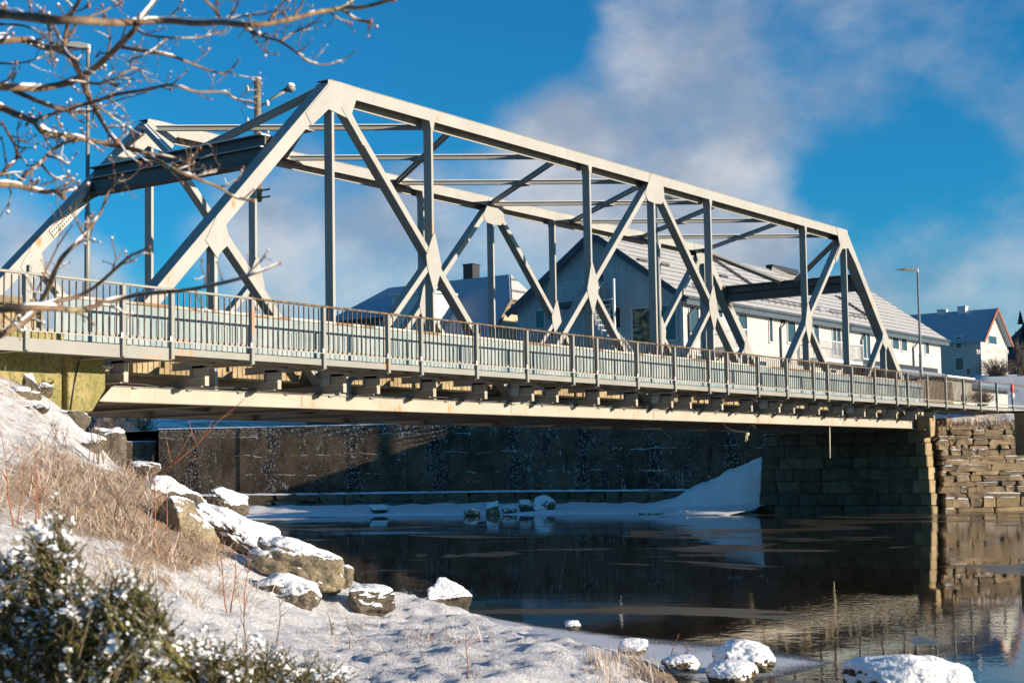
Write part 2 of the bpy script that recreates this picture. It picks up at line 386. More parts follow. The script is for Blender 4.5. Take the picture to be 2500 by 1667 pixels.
# ------------------------------------------------------------------ mesh helpers
class MB:
    def __init__(s): s.v = []; s.f = []
    def add(s, vs, fs):
        k = len(s.v); s.v += [tuple(p) for p in vs]; s.f += [tuple(i + k for i in f) for f in fs]
    def box(s, x0, x1, y0, y1, z0, z1):
        s.add([(x0, y0, z0), (x1, y0, z0), (x1, y1, z0), (x0, y1, z0), (x0, y0, z1), (x1, y0, z1), (x1, y1, z1), (x0, y1, z1)],
              [(0, 3, 2, 1), (4, 5, 6, 7), (0, 1, 5, 4), (1, 2, 6, 5), (2, 3, 7, 6), (3, 0, 4, 7)])
    def beam(s, a, b, wdt, hgt, up=(0, 0, 1)):
        """rectangular bar: wdt along cross(dir, up), hgt along the remaining axis"""
        a = Vector(a); b = Vector(b); d = (b - a).normalized(); sd = d.cross(Vector(up)).normalized(); u = sd.cross(d).normalized()
        vs = []
        for p in (a, b):
            for (i, j) in ((-1, -1), (1, -1), (1, 1), (-1, 1)): vs.append(p + sd * (wdt / 2 * i) + u * (hgt / 2 * j))
        s.add(vs, [(3, 2, 1, 0), (4, 5, 6, 7), (0, 1, 5, 4), (1, 2, 6, 5), (2, 3, 7, 6), (3, 0, 4, 7)])
    def tube(s, pts, rads, n=8, cap=True):
        pts = [Vector(p) for p in pts]; k0 = len(s.v); prev = None
        for i, p in enumerate(pts):
            d = (pts[min(i + 1, len(pts) - 1)] - pts[max(i - 1, 0)])
            if d.length < 1e-9: d = Vector((0, 0, 1))
            d.normalize()
            if prev is None: x = d.orthogonal().normalized()
            else:
                x = prev - d * prev.dot(d)
                x = x.normalized() if x.length > 1e-6 else d.orthogonal().normalized()
            prev = x; y = d.cross(x); r = rads[i] if hasattr(rads, '__len__') else rads
            for j in range(n):
                a = 2 * math.pi * j / n; s.v.append(tuple(p + x * (r * math.cos(a)) + y * (r * math.sin(a))))
        for i in range(len(pts) - 1):
            for j in range(n):
                a = k0 + i * n + j; b = k0 + i * n + (j + 1) % n
                s.f.append((a, b, b + n, a + n))
        if cap:
            s.f.append(tuple(k0 + j for j in range(n))[::-1]); s.f.append(tuple(k0 + (len(pts) - 1) * n + j for j in range(n)))
    def prism(s, poly, y0, y1):
        """polygon in x,z given anticlockwise seen from -y, extruded from y0 to y1"""
        n = len(poly)
        s.add([(x, y0, z) for x, z in poly] + [(x, y1, z) for x, z in poly],
              [tuple(range(n)), tuple(range(2 * n - 1, n - 1, -1))] + [(i, i + n, (i + 1) % n + n, (i + 1) % n) for i in range(n)])
    def ball(s, c, r, seg=6, ring=4, jit=0.0):
        c = Vector(c); r = Vector(r) if hasattr(r, '__len__') else Vector((r, r, r)); k = len(s.v)
        s.v.append(tuple(c + Vector((0, 0, r.z))))
        for i in range(1, ring):
            th = math.pi * i / ring
            for j in range(seg):
                ph = 2 * math.pi * j / seg + i; q = 1 + rnd.uniform(-jit, jit)
                s.v.append(tuple(c + Vector((r.x * math.sin(th) * math.cos(ph) * q, r.y * math.sin(th) * math.sin(ph) * q, r.z * math.cos(th) * q))))
        s.v.append(tuple(c - Vector((0, 0, r.z)))); e = len(s.v) - 1
        for j in range(seg): s.f.append((k, k + 1 + j, k + 1 + (j + 1) % seg))
        for i in range(ring - 2):
            for j in range(seg):
                a = k + 1 + i * seg + j; b = k + 1 + i * seg + (j + 1) % seg; s.f.append((a, a + seg, b + seg, b))
        for j in range(seg):
            a = k + 1 + (ring - 2) * seg; s.f.append((a + j, e, a + (j + 1) % seg))
    def mesh(s, name, m, smooth=False):
        me = bpy.data.meshes.new(name); me.from_pydata(s.v, [], s.f); me.materials.append(MAT[m])
        if smooth: me.shade_smooth()
        me.update(); return me
    def build(s, name, m, parent=None, smooth=False, fix=False):
        me = s.mesh(name, m, smooth)
        if fix:
            b = bmesh.new(); b.from_mesh(me); bmesh.ops.recalc_face_normals(b, faces=b.faces); b.to_mesh(me); b.free()
        o = bpy.data.objects.new(name, me); COL.objects.link(o)
        if parent: o.parent = parent
        return o
def link(name, me, parent=None, loc=None, rot=None, scale=None):
    o = bpy.data.objects.new(name, me); COL.objects.link(o)
    if parent: o.parent = parent
    if loc is not None: o.location = loc
    if rot is not None: o.rotation_euler = rot
    if scale is not None: o.scale = scale
    return o
def tag(o, label, cat, group=None):
    o['label'] = label; o['category'] = cat
    if group: o['group'] = group
    return o
def thing(name, label, cat, loc=(0, 0, 0), rz=0, group=None):
    o = bpy.data.objects.new(name, None); COL.objects.link(o); o.location = loc; o.rotation_euler = (0, 0, rz)
    o.empty_display_size = 0.3
    return tag(o, label, cat, group)
def struct(o): o['kind'] = 'structure'; return o
def stuff(o): o['kind'] = 'stuff'; return o
def bevel(o, wd=0.01, seg=1):
    m = o.modifiers.new('bevel', 'BEVEL'); m.width = wd; m.segments = seg; m.limit_method = 'ANGLE'; return o
def attr(me, name, vals):
    a = me.attributes.new(name, 'FLOAT', 'POINT'); a.data.foreach_set('value', np.asarray(vals, np.float32))

# ------------------------------------------------------------------ terrain of the near bank
WATER = -4.15
_r = np.array([RM[0][0], RM[0][1]]); _r /= np.linalg.norm(_r); _f = np.array([-_r[1], _r[0]])
def uv(p): q = np.array([p[0] - CAM[0], p[1] - CAM[1]]); return q @ _r, q @ _f
def xy(u, v): q = CAM[:2] + _r * u + _f * v; return q
ctl = []
for px, py, d in [(0, 905, 27), (90, 955, 28), (60, 1000, 26.5), (190, 1045, 28.5), (0, 1060, 23.5), (120, 1130, 23), (300, 1140, 26.5),
                  (0, 1200, 18), (200, 1220, 19.5), (400, 1260, 22), (340, 1175, 25), (100, 1350, 14), (300, 1400, 15), (470, 1390, 18.5),
                  (600, 1470, 19), (560, 1340, 22.5), (750, 1490, 20.5), (900, 1510, 21), (1010, 1530, 21), (1130, 1550, 19.2), (1330, 1598, 16.4),
                  (1000, 1605, 16), (700, 1560, 16.5), (500, 1500, 15.5), (800, 1667, 13), (1200, 1667, 13.2), (500, 1667, 12), (1500, 1652, 14.6),
                  (150, 1560, 10.5), (0, 1667, 8)]:
    p = at(px, py, d); ctl.append((*uv(p), p.z))
for px, py in [(1190, 1492), (1340, 1535), (1555, 1592), (1700, 1655), (1085, 1478)]:
    p = on(2, WATER, px, py); ctl.append((*uv(p), WATER + 0.03))
for px, py in [(900, 1400), (1100, 1430), (1300, 1490), (1600, 1555), (1850, 1660), (1000, 1330), (1400, 1400)]:
    p = on(2, WATER, px, py); ctl.append((*uv(p), WATER - 0.75))
for px, py, d, z in [(430, 1150, 33, -5), (560, 1220, 31, -5), (680, 1270, 28.5, -5), (840, 1340, 27, -5), (330, 1060, 36, -4.9), (300, 1000, 42, -4.6)]:
    p = at(px, py, d); ctl.append((*uv(p), z))
for x, y, z in [(-7, -1.6, 0.45), (-14, -3, 0.4), (-12, -9, -0.4), (-20, -14, -1.4), (-30, -20, -1.2), (-22, -28, -3.1), (-19, -24, -3.6), (-14, -27, -4.4), (-9, -26, -4.9)]:
    ctl.append((*uv((x, y)), z))
ctl = np.array(ctl)
def _k(r2): return 0.5 * r2 * np.log(r2 + 1e-9)
_n = len(ctl); _A = np.zeros((_n + 3, _n + 3))
_d2 = ((ctl[:, None, :2] - ctl[None, :, :2]) ** 2).sum(-1)
_A[:_n, :_n] = _k(_d2) + np.eye(_n) * 1.5
_A[:_n, _n] = 1; _A[:_n, _n + 1:] = ctl[:, :2]; _A[_n:, :_n] = _A[:_n, _n:].T
_w = np.linalg.solve(_A, np.concatenate([ctl[:, 2], np.zeros(3)]))
def ground_uv(u, v):
    u = np.atleast_1d(np.asarray(u, float)); v = np.atleast_1d(np.asarray(v, float)); o = np.zeros(len(u))
    for a in range(0, len(u), 20000):
        q = np.stack([u[a:a + 20000], v[a:a + 20000]], 1)
        o[a:a + 20000] = _k(((q[:, None] - ctl[None, :, :2]) ** 2).sum(-1)) @ _w[:_n] + _w[_n] + q @ _w[_n + 1:]
    return np.clip(o, -5.4, 0.62)
def micro(x, y):
    p = Vector((x, y, 0))
    a = mnoise.noise(p * 4.3 + Vector((1, 8, 0))); b_ = mnoise.noise(p * 8.5 + Vector((4, 3, 0)))
    return 0.08 * mnoise.fractal(p * 0.8, 1.0, 2.0, 4) + 0.05 * mnoise.fractal(p * 3.1 + Vector((5, 2, 0)), 0.9, 2.1, 4) + 0.05 * max(0, a) ** 1.5 + 0.035 * max(0, b_) - 0.05 * max(0, -a - .25) + 0.015 * mnoise.noise(p * 17)
def ground(x, y):
    u, v = uv((x, y)); return float(ground_uv(u, v)[0]) + micro(x, y)
def hit_ground(px, py, d0=6.0, d1=36.0):
    """first ground point along the sight line"""
    ds = np.arange(d0, d1, 0.15); P = CAM + ray(px, py) * ds[:, None]
    q = P[:, :2] - CAM[:2]; g = ground_uv(q @ _r, q @ _f)
    k = np.nonzero(P[:, 2] < g)[0]
    i = k[0] if len(k) else len(ds) - 1
    return Vector((P[i, 0], P[i, 1], g[i]))

def grass_density(px, py):
    """how much dry grass stands on the bank there"""
    v = 0.0
    for cx, cy, rx, ry, a in [(330, 1230, 260, 110, 1.0), (430, 1330, 170, 80, 1.0), (120, 1180, 200, 90, 0.8), (60, 905, 90, 35, 0.9), (150, 960, 110, 40, 0.3),
                              (330, 1420, 150, 60, 0.6), (1620, 1640, 90, 40, 0.9), (520, 1450, 140, 40, 0.35), (800, 1520, 260, 40, 0.02), (1000, 1600, 400, 60, 0.015), (420, 1170, 120, 50, 0.6)]:
        q = ((px - cx) / rx) ** 2 + ((py - cy) / ry) ** 2
        if q < 1: v = max(v, a * (1 - q) ** 0.5)
    return v
nv, nu = 300, 260
vs_ = np.concatenate([np.geomspace(2.5, 9, 40)[:-1], np.linspace(9, 30, 215), np.linspace(30, 48, 47)[1:]])
nv = len(vs_)
ts = np.linspace(-0.48, 0.34, nu)
U = ts[None, :] * (vs_[:, None] + 4); V = np.repeat(vs_[:, None], nu, 1)
Zg = ground_uv(U.ravel(), V.ravel()); XY = CAM[:2] + U.ravel()[:, None] * _r + V.ravel()[:, None] * _f
verts = []; dirt = []
for i in range(len(Zg)):
    x, y = XY[i]; z = Zg[i] + micro(x, y); verts.append((x, y, z))
    s_ = seen((x, y, z)); base_d = .28 * min(1, max(0, (1000 - s_[0]) / 500)) * min(1, max(0, (1560 - s_[1]) / 150)) + .12; dirt.append(max(base_d, grass_density(s_[0], s_[1])))
faces = [(r * nu + c, r * nu + c + 1, (r + 1) * nu + c + 1, (r + 1) * nu + c) for r in range(nv - 1) for c in range(nu - 1)]
me = bpy.data.meshes.new('river_bank'); me.from_pydata(verts, [], faces); me.materials.append(MAT['snow_ground']); me.shade_smooth()
attr(me, 'dirt', dirt)
o = struct(link('river_bank', me))
o['label'] = 'snowy near river bank sloping down from the bridge to the water'

# water, far land
b = MB(); b.add([(-900, -900, WATER), (900, -900, WATER), (900, 900, WATER), (-900, 900, WATER)], [(0, 1, 2, 3)])
struct(b.build('water', 'water'))
WALLP = [Vector((48.2, 7.6, 0)), Vector((47.2, 24, 0)), Vector((38.7, 41.5, 0))]
WTOP = 0.72
far_left = Vector((24, 62, 0)); far_left2 = Vector((-250, 330, 0))
b = MB()
pl = [(48.6, 6.5, WTOP - .03), (47.8, 24.2, WTOP - .03), (39.2, 41.9, WTOP - .03), (24.6, 62.6, 0.1), (-250, 335, 0.3), (-250, 2500, 3), (3000, 2500, 3), (3000, -400, 1.0), (110, -150, 0.6), (62, -14, 0.5), (50.5, 2, 0.55)]
b.add(pl, [tuple(range(len(pl)))])
struct(b.build('ground', 'far_snow', fix=True))
# land behind the camera and on the near side, out of sight but there
b = MB(); b.add([(-14, -1, .38), (-400, 40, 2), (-400, 500, 2), (-60, 300, 0), (-8, 8, 0.3), (-6, 2.5, 0.4)], [(0, 1, 2, 3, 4, 5)])
struct(b.build('ground', 'far_snow', fix=True))
# far hill
b = MB(); hv = []; nx, ny = 46, 12
for j in range(ny):
    for i in range(nx):
        a = -0.15 + 0.62 * i / (nx - 1); dd = 430 + j * 45
        p = CAM[:2] + (_f * math.cos(a) + _r * math.sin(a)) * dd
        hh = (math.sin(math.pi * min(1, (j + .01) / (ny - 1))) * (6 + 105 * max(0, math.sin((a - 0.25) * 6.0)))) * (1 + 0.25 * mnoise.fractal(Vector((p[0], p[1], 0)) * 0.006, 1, 2, 4))
        hv.append((p[0], p[1], hh - 1))
b.add(hv, [(j * nx + i, j * nx + i + 1, (j + 1) * nx + i + 1, (j + 1) * nx + i) for j in range(ny - 1) for i in range(nx - 1)])
struct(b.build('hills', 'forest', smooth=True))
b = MB()
for (x, y, z) in hv:
    if z < 4: continue
    for k in range(5):
        h = rnd.uniform(4, 7); xx, yy = x + rnd.uniform(-4, 4), y + rnd.uniform(-4, 4); zz = z - 3.5
        for q in range(4): b.tube([(xx, yy, zz + h * q * .2), (xx, yy, zz + h * (q * .2 + .42))], [h * (.26 - q * .05), .05], 6, False)
o = stuff(b.build('woods', 'forest')); o['label'] = 'dark conifer wood on the far hill'

# ------------------------------------------------------------------ river wall on the far bank
rw = thing('river_wall', 'long dark concrete river wall with frosted cracks behind the bridge', 'wall', WALLP[1])
def wall_run(a, c, z0, z1, th, name, m, parent):
    d = (c - a).normalized(); n = Vector((d.y, -d.x, 0))
    b = MB(); q = [a, c, c - n * -th, a - n * -th]
    b.add([(p.x, p.y, z0) for p in q] + [(p.x, p.y, z1) for p in q], [(0, 1, 5, 4), (1, 2, 6, 5), (2, 3, 7, 6), (3, 0, 4, 7), (4, 5, 6, 7), (0, 3, 2, 1)])
    o = b.build(name, m, fix=True); o.parent = parent; o.matrix_parent_inverse = Matrix.Translation(-Vector(parent.location)); return o
def wall_snow(a, c, z1, th, parent, name='snow', h=0.06):
    d = (c - a).normalized(); n = Vector((-d.y, d.x, 0)) if False else Vector((d.y, -d.x, 0))
    b = MB(); k = int((c - a).length / 0.35); vv = []; ff = []
    for i in range(k + 1):
        p = a + (c - a) * (i / k)
        for t_, hh in ((-0.03, 0.004), (0.05, h), (th * 0.6, h * 1.2), (th, 0.02)):
            q = p + n * t_; j = mnoise.noise(Vector((q.x * 2.1, q.y * 2.1, 0))) * 0.4 + 0.8; vv.append((q.x, q.y, z1 + hh * j))
    for i in range(k):
        for j in range(3): ff.append((i * 4 + j, i * 4 + j + 1, i * 4 + j + 5, i * 4 + j + 4))
    b.add(vv, ff); o = b.build(name, 'snow', parent, True, True); o.matrix_parent_inverse = Matrix.Translation(-Vector(parent.location)); return o
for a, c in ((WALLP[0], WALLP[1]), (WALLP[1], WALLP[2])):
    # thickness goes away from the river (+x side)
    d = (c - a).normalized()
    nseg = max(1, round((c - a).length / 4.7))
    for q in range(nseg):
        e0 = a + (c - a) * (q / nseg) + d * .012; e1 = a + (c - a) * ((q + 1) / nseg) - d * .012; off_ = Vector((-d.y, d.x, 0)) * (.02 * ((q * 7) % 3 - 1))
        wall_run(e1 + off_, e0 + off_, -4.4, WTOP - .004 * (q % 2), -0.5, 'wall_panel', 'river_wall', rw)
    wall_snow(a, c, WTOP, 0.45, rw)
rw2 = thing('low_quay_wall', 'lower dark quay wall beyond the end of the river wall', 'wall', WALLP[2])
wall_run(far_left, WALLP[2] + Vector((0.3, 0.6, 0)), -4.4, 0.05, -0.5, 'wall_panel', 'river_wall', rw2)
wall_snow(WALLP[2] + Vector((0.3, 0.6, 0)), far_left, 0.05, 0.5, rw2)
# footing of big stones under the wall, and the snowy shore in front of it
fm = []
def stone_mesh(name, m, seed, jit=0.10, sub=2):
    """one roughly squared stone in a unit box, face pulled out of true"""
    r = random.Random(seed); bm = bmesh.new(); bmesh.ops.create_cube(bm, size=1.0)
    for v in bm.verts: v.co += Vector((r.uniform(-jit, jit), r.uniform(-jit * .6, jit * .6), r.uniform(-jit, jit))) * 0.5
    bmesh.ops.bevel(bm, geom=list(bm.edges), offset=0.06, segments=1, profile=0.6, affect='EDGES')
    for v in bm.verts: v.co += Vector((r.uniform(-1, 1), r.uniform(-1, 1), r.uniform(-1, 1))) * 0.03 * (jit / .1)
    me = bpy.data.meshes.new(name); bm.to_mesh(me); bm.free(); me.materials.append(MAT[m]); return me
def stone_set(name, m, n=7, **k): return [stone_mesh(name, m, 100 + i, **k) for i in range(n)]
GRAN = stone_set('block', 'granite', jit=0.05); RUB = stone_set('stone', 'rubble', n=11, jit=0.2); QUO = stone_set('quoin', 'quoin', jit=0.06)
FOOT = stone_set('stone', 'granite', jit=0.2)
foot = thing('wall_footing', 'rough dark footing stones with snow at the base of the river wall', 'footing', WALLP[1])
for (a, c) in ((WALLP[0], WALLP[1]), (WALLP[1], WALLP[2])):
    d = (c - a); L = d.length; d.normalize(); n = Vector((-d.y, d.x, 0)); s_ = 0.0
    while s_ < L - 0.3:
        wd = rnd.uniform(0.7, 1.9)
        for row in range(2):
            off = 0.45 - row * 0.22; p = a + d * min(L, s_ + wd / 2) + n * off + Vector((0, 0, -3.72 + row * 0.40 + rnd.uniform(-.05, .05)))
            link('stone', rnd.choice(FOOT), foot, p - foot.location, (rnd.uniform(-.03, .03), rnd.uniform(-.03, .03), math.atan2(d.y, d.x) + rnd.uniform(-.06, .06)), (wd * 1.02, 0.8, rnd.uniform(.40, .50)))
        s_ += wd
for (a, c) in ((WALLP[0], WALLP[1]), (WALLP[1], WALLP[2])):
    d = (c - a).normalized(); n = Vector((-d.y, d.x, 0)); o_ = wall_snow(a + n * .62, c + n * .62, -3.10, .62, foot, 'snow', .10)
b = MB(); vv = []; ff = []; K = 120
for i in range(K + 1):
    t_ = i / K * 2; k = min(1, int(t_)); a, c = WALLP[k], WALLP[k + 1]; p = a + (c - a) * (t_ - k); d = (c - a).normalized(); n = Vector((-d.y, d.x, 0))
    wd = 4.2 + 1.6 * mnoise.noise(Vector((t_ * 5, 0, 0))) + 1.1 * t_ + (1.2 if i < 14 else 0)
    for j, (q, z) in enumerate(((0.1, -3.6), (.75, -3.66), (1.2, -3.74), (1.9, -3.86), (2.8, -3.98), (wd, -4.12), (wd + .35, -4.3))):
        r = p + n * q; vv.append((r.x, r.y, z + 0.10 * mnoise.fractal(Vector((r.x, r.y, 0)) * .9, 1, 2, 4) * (1 if j < 5 else .12)))
for i in range(K):
    for j in range(6): ff.append((i * 7 + j, i * 7 + j + 1, i * 7 + j + 8, i * 7 + j + 7))
b.add(vv, ff); o = struct(b.build('shore', 'snow', None, True, True))
# tall drift of snow in the corner beside the abutment
b = MB(); vv = []; ff = []; n1_, n2_ = 60, 30
for i in range(n1_):
    y = 7.75 + 8.4 * (i / (n1_ - 1)); h = 2.9 * max(0.0, 1 - (y - 7.75) / 7.6) ** 1.22
    for j in range(n2_):
        q = j / (n2_ - 1); x = 48.1 - (y - 7.6) / 16.4 - q * (0.75 + 0.34 * (y - 7.75)); z = -4.12 + h * (1 - q ** 2.2)
        vv.append((x + .12 * mnoise.fractal(Vector((y, z, 4)) * 1.3, 1, 2, 4), y, z + (0.16 * mnoise.fractal(Vector((x, y, z)) * .8, 1, 2, 4) + .05 * mnoise.noise(Vector((x, y, z)) * 4)) * min(1, h)))
for i in range(n1_ - 1):
    for j in range(n2_ - 1): ff.append((i * n2_ + j, i * n2_ + j + 1, (i + 1) * n2_ + j + 1, (i + 1) * n2_ + j))
b.add(vv, ff); o = b.build('snow_drift', 'snow', None, True, True); tag(o, 'tall triangular snow drift heaped against the stone abutment', 'snow drift')

# ------------------------------------------------------------------ boulders
def rock(name, label, c, size, rz=0.0, seed=1, m='boulder_grey', cuts=7, sub=4, snow=0.05, lvl=0.45, tilt=(0, 0), group=None, cat='rock', boxy=.5):
    """angular boulder: a ball trimmed by random planes, roughened, with snow lying thick on what faces up"""
    r = random.Random(seed); bm = bmesh.new(); off = Vector((seed * 3.7, seed * 1.3, 0))
    for i in range(10 + cuts):
        v = Vector((r.uniform(-1, 1), r.uniform(-1, 1), r.uniform(-1, 1))); k = max(abs(v.x), abs(v.y), abs(v.z)); n = v.normalized()
        v = n.lerp(v / k, boxy) * r.uniform(.86, 1.0); bm.verts.new(v)
    h = bmesh.ops.convex_hull(bm, input=list(bm.verts)); bmesh.ops.delete(bm, geom=[g for g in h['geom_interior'] if isinstance(g, bmesh.types.BMVert)], context='VERTS')
    bmesh.ops.delete(bm, geom=[v for v in bm.verts if not v.link_faces], context='VERTS')
    bmesh.ops.bevel(bm, geom=list(bm.edges), offset=0.09, segments=1, profile=0.6, affect='EDGES', clamp_overlap=True)
    bmesh.ops.triangulate(bm, faces=list(bm.faces))
    for lv in range(sub):
        lim = 0.34 / (1.55 ** lv)
        es = [e for e in bm.edges if e.calc_length() > lim]
        if es: bmesh.ops.subdivide_edges(bm, edges=es, cuts=1, use_grid_fill=True); bmesh.ops.triangulate(bm, faces=[f for f in bm.faces if len(f.verts) > 3])
    for _ in range(2): bmesh.ops.smooth_vert(bm, verts=list(bm.verts), factor=.6, use_axis_x=True, use_axis_y=True, use_axis_z=True)
    for v in bm.verts:
        p = v.co.copy(); p *= 1 + 0.10 * mnoise.fractal(p * 1.4 + off, 1, 2, 4) + 0.05 * mnoise.fractal(p * 5.0 + off, .9, 2, 3); v.co = p
    R = Matrix.Rotation(rz, 3, 'Z') @ Matrix.Rotation(tilt[0], 3, 'X') @ Matrix.Rotation(tilt[1], 3, 'Y')
    for v in bm.verts:
        v.co = R @ Vector((v.co.x * size[0], v.co.y * size[1], v.co.z * size[2]))
    bm.normal_update(); sn = []; new = []
    for v in bm.verts:
        nz = v.normal.z + 0.18 * mnoise.fractal(v.co * 2.2 + off, 1, 2, 3)
        k = min(1, max(0, (nz - lvl + .2) / 0.4)); sn.append(k)
        new.append(v.co + Vector((0, 0, snow * k * (0.8 + 0.5 * mnoise.noise(v.co * 3.0)))) + v.normal * (0.018 * (1 - k) * mnoise.fractal(v.co * 6 + off, .8, 2, 3)))
    for v, p in zip(bm.verts, new): v.co = p
    me = bpy.data.meshes.new(name); bm.to_mesh(me); bm.free(); me.materials.append(MAT[m]); me.shade_smooth()
    attr(me, 'snow', sn)
    o = link(name, me, None, c); tag(o, label, cat, group); return o
def rock_px(label, box, d, seed, m='boulder_grey', deep=0.8, rz=None, **k):
    """boulder filling a given box of the view at the distance d"""
    x0, y0, x1, y1 = box; p = at((x0 + x1) / 2, (y0 + y1) / 2, d); s_ = d / F_PX; p.z -= .03
    sx = (x1 - x0) / 2 * s_ * 1.12; sz = (y1 - y0) / 2 * s_ * 1.2
    a = math.atan2(_r[1], _r[0]) if rz is None else rz
    return rock('boulder', label, p, (sx, sx * deep, sz), a, seed, m, **k)
rock_px('squared grey stone slab just below the mossy abutment', (118, 1000, 224, 1062), 28.6, 3, 'boulder_grey', .6, lvl=.75, snow=.03)
rock_px('dark sloping stone under snow left of the fallen snowy block', (120, 1050, 258, 1124), 27.2, 4, 'boulder_dark', .7, tilt=(0, .25))
rock_px('brown block with flat snow top at the water edge under the bridge', (212, 1046, 314, 1142), 27.6, 5, 'boulder_grey', .8, lvl=.5)
rock_px('small dark stone in the snow near the grass at the abutment', (12, 944, 76, 976), 26.8, 6, 'boulder_dark', .8)
rock_px('small pointed stone leaning against the mossy concrete', (84, 936, 134, 968), 28.0, 7, 'boulder_dark', .8)
rock_px('little brown stone high on the snow slope', (56, 912, 90, 944), 27.6, 8, 'boulder_grey', .8)
rock_px('dark stone in the snow with a blue shadow beside it', (90, 985, 126, 1004), 26.6, 9, 'boulder_dark', .8)
rock_px('brown stone poking out of snow below the abutment crack', (86, 1010, 124, 1036), 27.0, 29, 'boulder_dark', .8)
rock_px('snow covered stone where the twigs meet the river', (312, 1124, 396, 1172), 26.6, 10, 'boulder_grey', .8)
rock_px('lumpy snow capped boulder above the big tan boulder', (340, 1178, 500, 1262), 25.2, 11, 'boulder_grey', .7, tilt=(0, .45), lvl=.3)
rock_px('big rounded tan boulder behind the dry grass', (372, 1228, 535, 1362), 22.0, 12, 'boulder_tan', .8, lvl=.62, cuts=6, tilt=(0, .55), snow=.03)
rock_px('pyramid shaped boulder with snow on its right flank', (508, 1198, 604, 1262), 25.6, 13, 'boulder_grey', .8, tilt=(0, .35), lvl=.3)
rock_px('broad boulder wholly under smooth snow', (455, 1262, 700, 1345), 23.2, 14, 'boulder_grey', .9, lvl=-.2, snow=.08, tilt=(0, .40), cuts=12)
rock_px('long tan boulder with a flat snowy top at the shore', (594, 1330, 848, 1424), 21.7, 15, 'boulder_tan', .6, lvl=.5, tilt=(-.2, .27), cuts=12, snow=.07)
rock_px('snowy boulder wedged above the long tan boulder', (575, 1280, 700, 1338), 23.8, 31, 'boulder_dark', .6, lvl=.3, tilt=(0, .3))
rock_px('low stone between the long tan boulder and the water', (800, 1376, 864, 1432), 22.9, 16, 'boulder_dark', .7)
rock_px('round grey boulder half under snow', (626, 1410, 780, 1488), 20.4, 17, 'boulder_grey', .9, cuts=24, lvl=.15, snow=.07)
rock_px('blocky snow topped boulder on the snowy beach', (848, 1430, 970, 1496), 21.5, 18, 'boulder_grey', .8, lvl=.4, cuts=10)
rock_px('pointed rock standing in the water off the beach', (1036, 1425, 1172, 1515), 24.0, 19, 'boulder_grey', .6, tilt=(0, .75), lvl=.3, cuts=0, snow=.05)
rock_px('low snow capped rock in the frosty ice', (1500, 1560, 1590, 1592), 17.8, 20, 'boulder_dark', .8, lvl=-.3, cuts=20, snow=.05, boxy=.05)
rock_px('flat snowy rock just off the bank grass', (1615, 1602, 1712, 1630), 16.6, 21, 'boulder_dark', .8, lvl=-.3, cuts=20, snow=.05, boxy=.05)
rock_px('rounded snow cushion rock behind its smaller twin', (1738, 1572, 1890, 1634), 16.7, 22, 'boulder_dark', .8, lvl=-.35, snow=.08, cuts=22, boxy=.05)
rock_px('smaller snow cushion rock in front of the rounded one', (1724, 1615, 1850, 1672), 15.4, 23, 'boulder_dark', .8, lvl=-.35, snow=.08, cuts=22, boxy=.05)
rock_px('wide snow covered rock in the lower right of the river', (2030, 1610, 2390, 1730), 15.4, 24, 'boulder_dark', .6, lvl=-.15, snow=.08, cuts=26, boxy=.05)
rock_px('tiny ice covered stone in the grey ice', (1378, 1516, 1418, 1532), 20.6, 25, 'boulder_dark', .8, lvl=.1)
for i, (bx, dd, lab) in enumerate([((1132, 1240, 1174, 1262), 76, 'flat sunlit stone at the far water edge'), ((1184, 1222, 1222, 1262), 77, 'brown sunlit stone with snow hat at the far water edge'),
                                   ((1222, 1234, 1262, 1256), 77.5, 'low snowy stone next to the sunlit one on the far shore'), ((1302, 1212, 1360, 1256), 78, 'largest snowy stone of the far shore heap'),
                                   ((1262, 1222, 1310, 1256), 78.5, 'shaded snowy stone in the far shore heap'), ((900, 1232, 950, 1250), 80, 'dark stone lying in far shore snow'),
                                   ((1560, 1246, 1625, 1262), 74, 'icy slab at the far water edge near the snow drift'), ((1650, 1244, 1730, 1262), 73, 'sunlit ice slab beside the snow drift foot')]):
    rock_px(lab, bx, dd, 40 + i, 'boulder_dark' if i not in (0, 1) else 'boulder_tan', .8, lvl=.1, sub=3, snow=.12, cuts=14, boxy=.1, group='stones on the far shore')

rs_ = random.Random(77)
names_ = []
for i in range(34):
    px, py = rs_.uniform(0, 330), rs_.uniform(930, 1150)
    if py < 1000 - px * .1 - 40 or py > 1010 + px * .45: continue
    p = hit_ground(px, py, 12, 33); sz = rs_.uniform(.07, .22)
    side_ = ('far left of' if px < 90 else 'left of' if px < 170 else 'just below' if px < 250 else 'right of') + ' the mossy abutment'; row_ = 'high on' if py < 1000 else 'halfway down' if py < 1070 else 'low on'; sz_ = 'pebble sized' if sz < .12 else 'fist sized' if sz < .17 else 'head sized'
    lab_ = f'{sz_} stone {row_} the snow slope {side_}'
    if lab_ in names_: continue
    names_.append(lab_)
    rock('stone', lab_, p + Vector((0, 0, sz * .12)), (sz, sz * rs_.uniform(.6, 1), sz * rs_.uniform(.45, .7)), rs_.uniform(0, 6), 200 + i, rs_.choice(('boulder_dark', 'boulder_grey')), sub=3, snow=.03, lvl=.6, group='half buried stones on the slope')
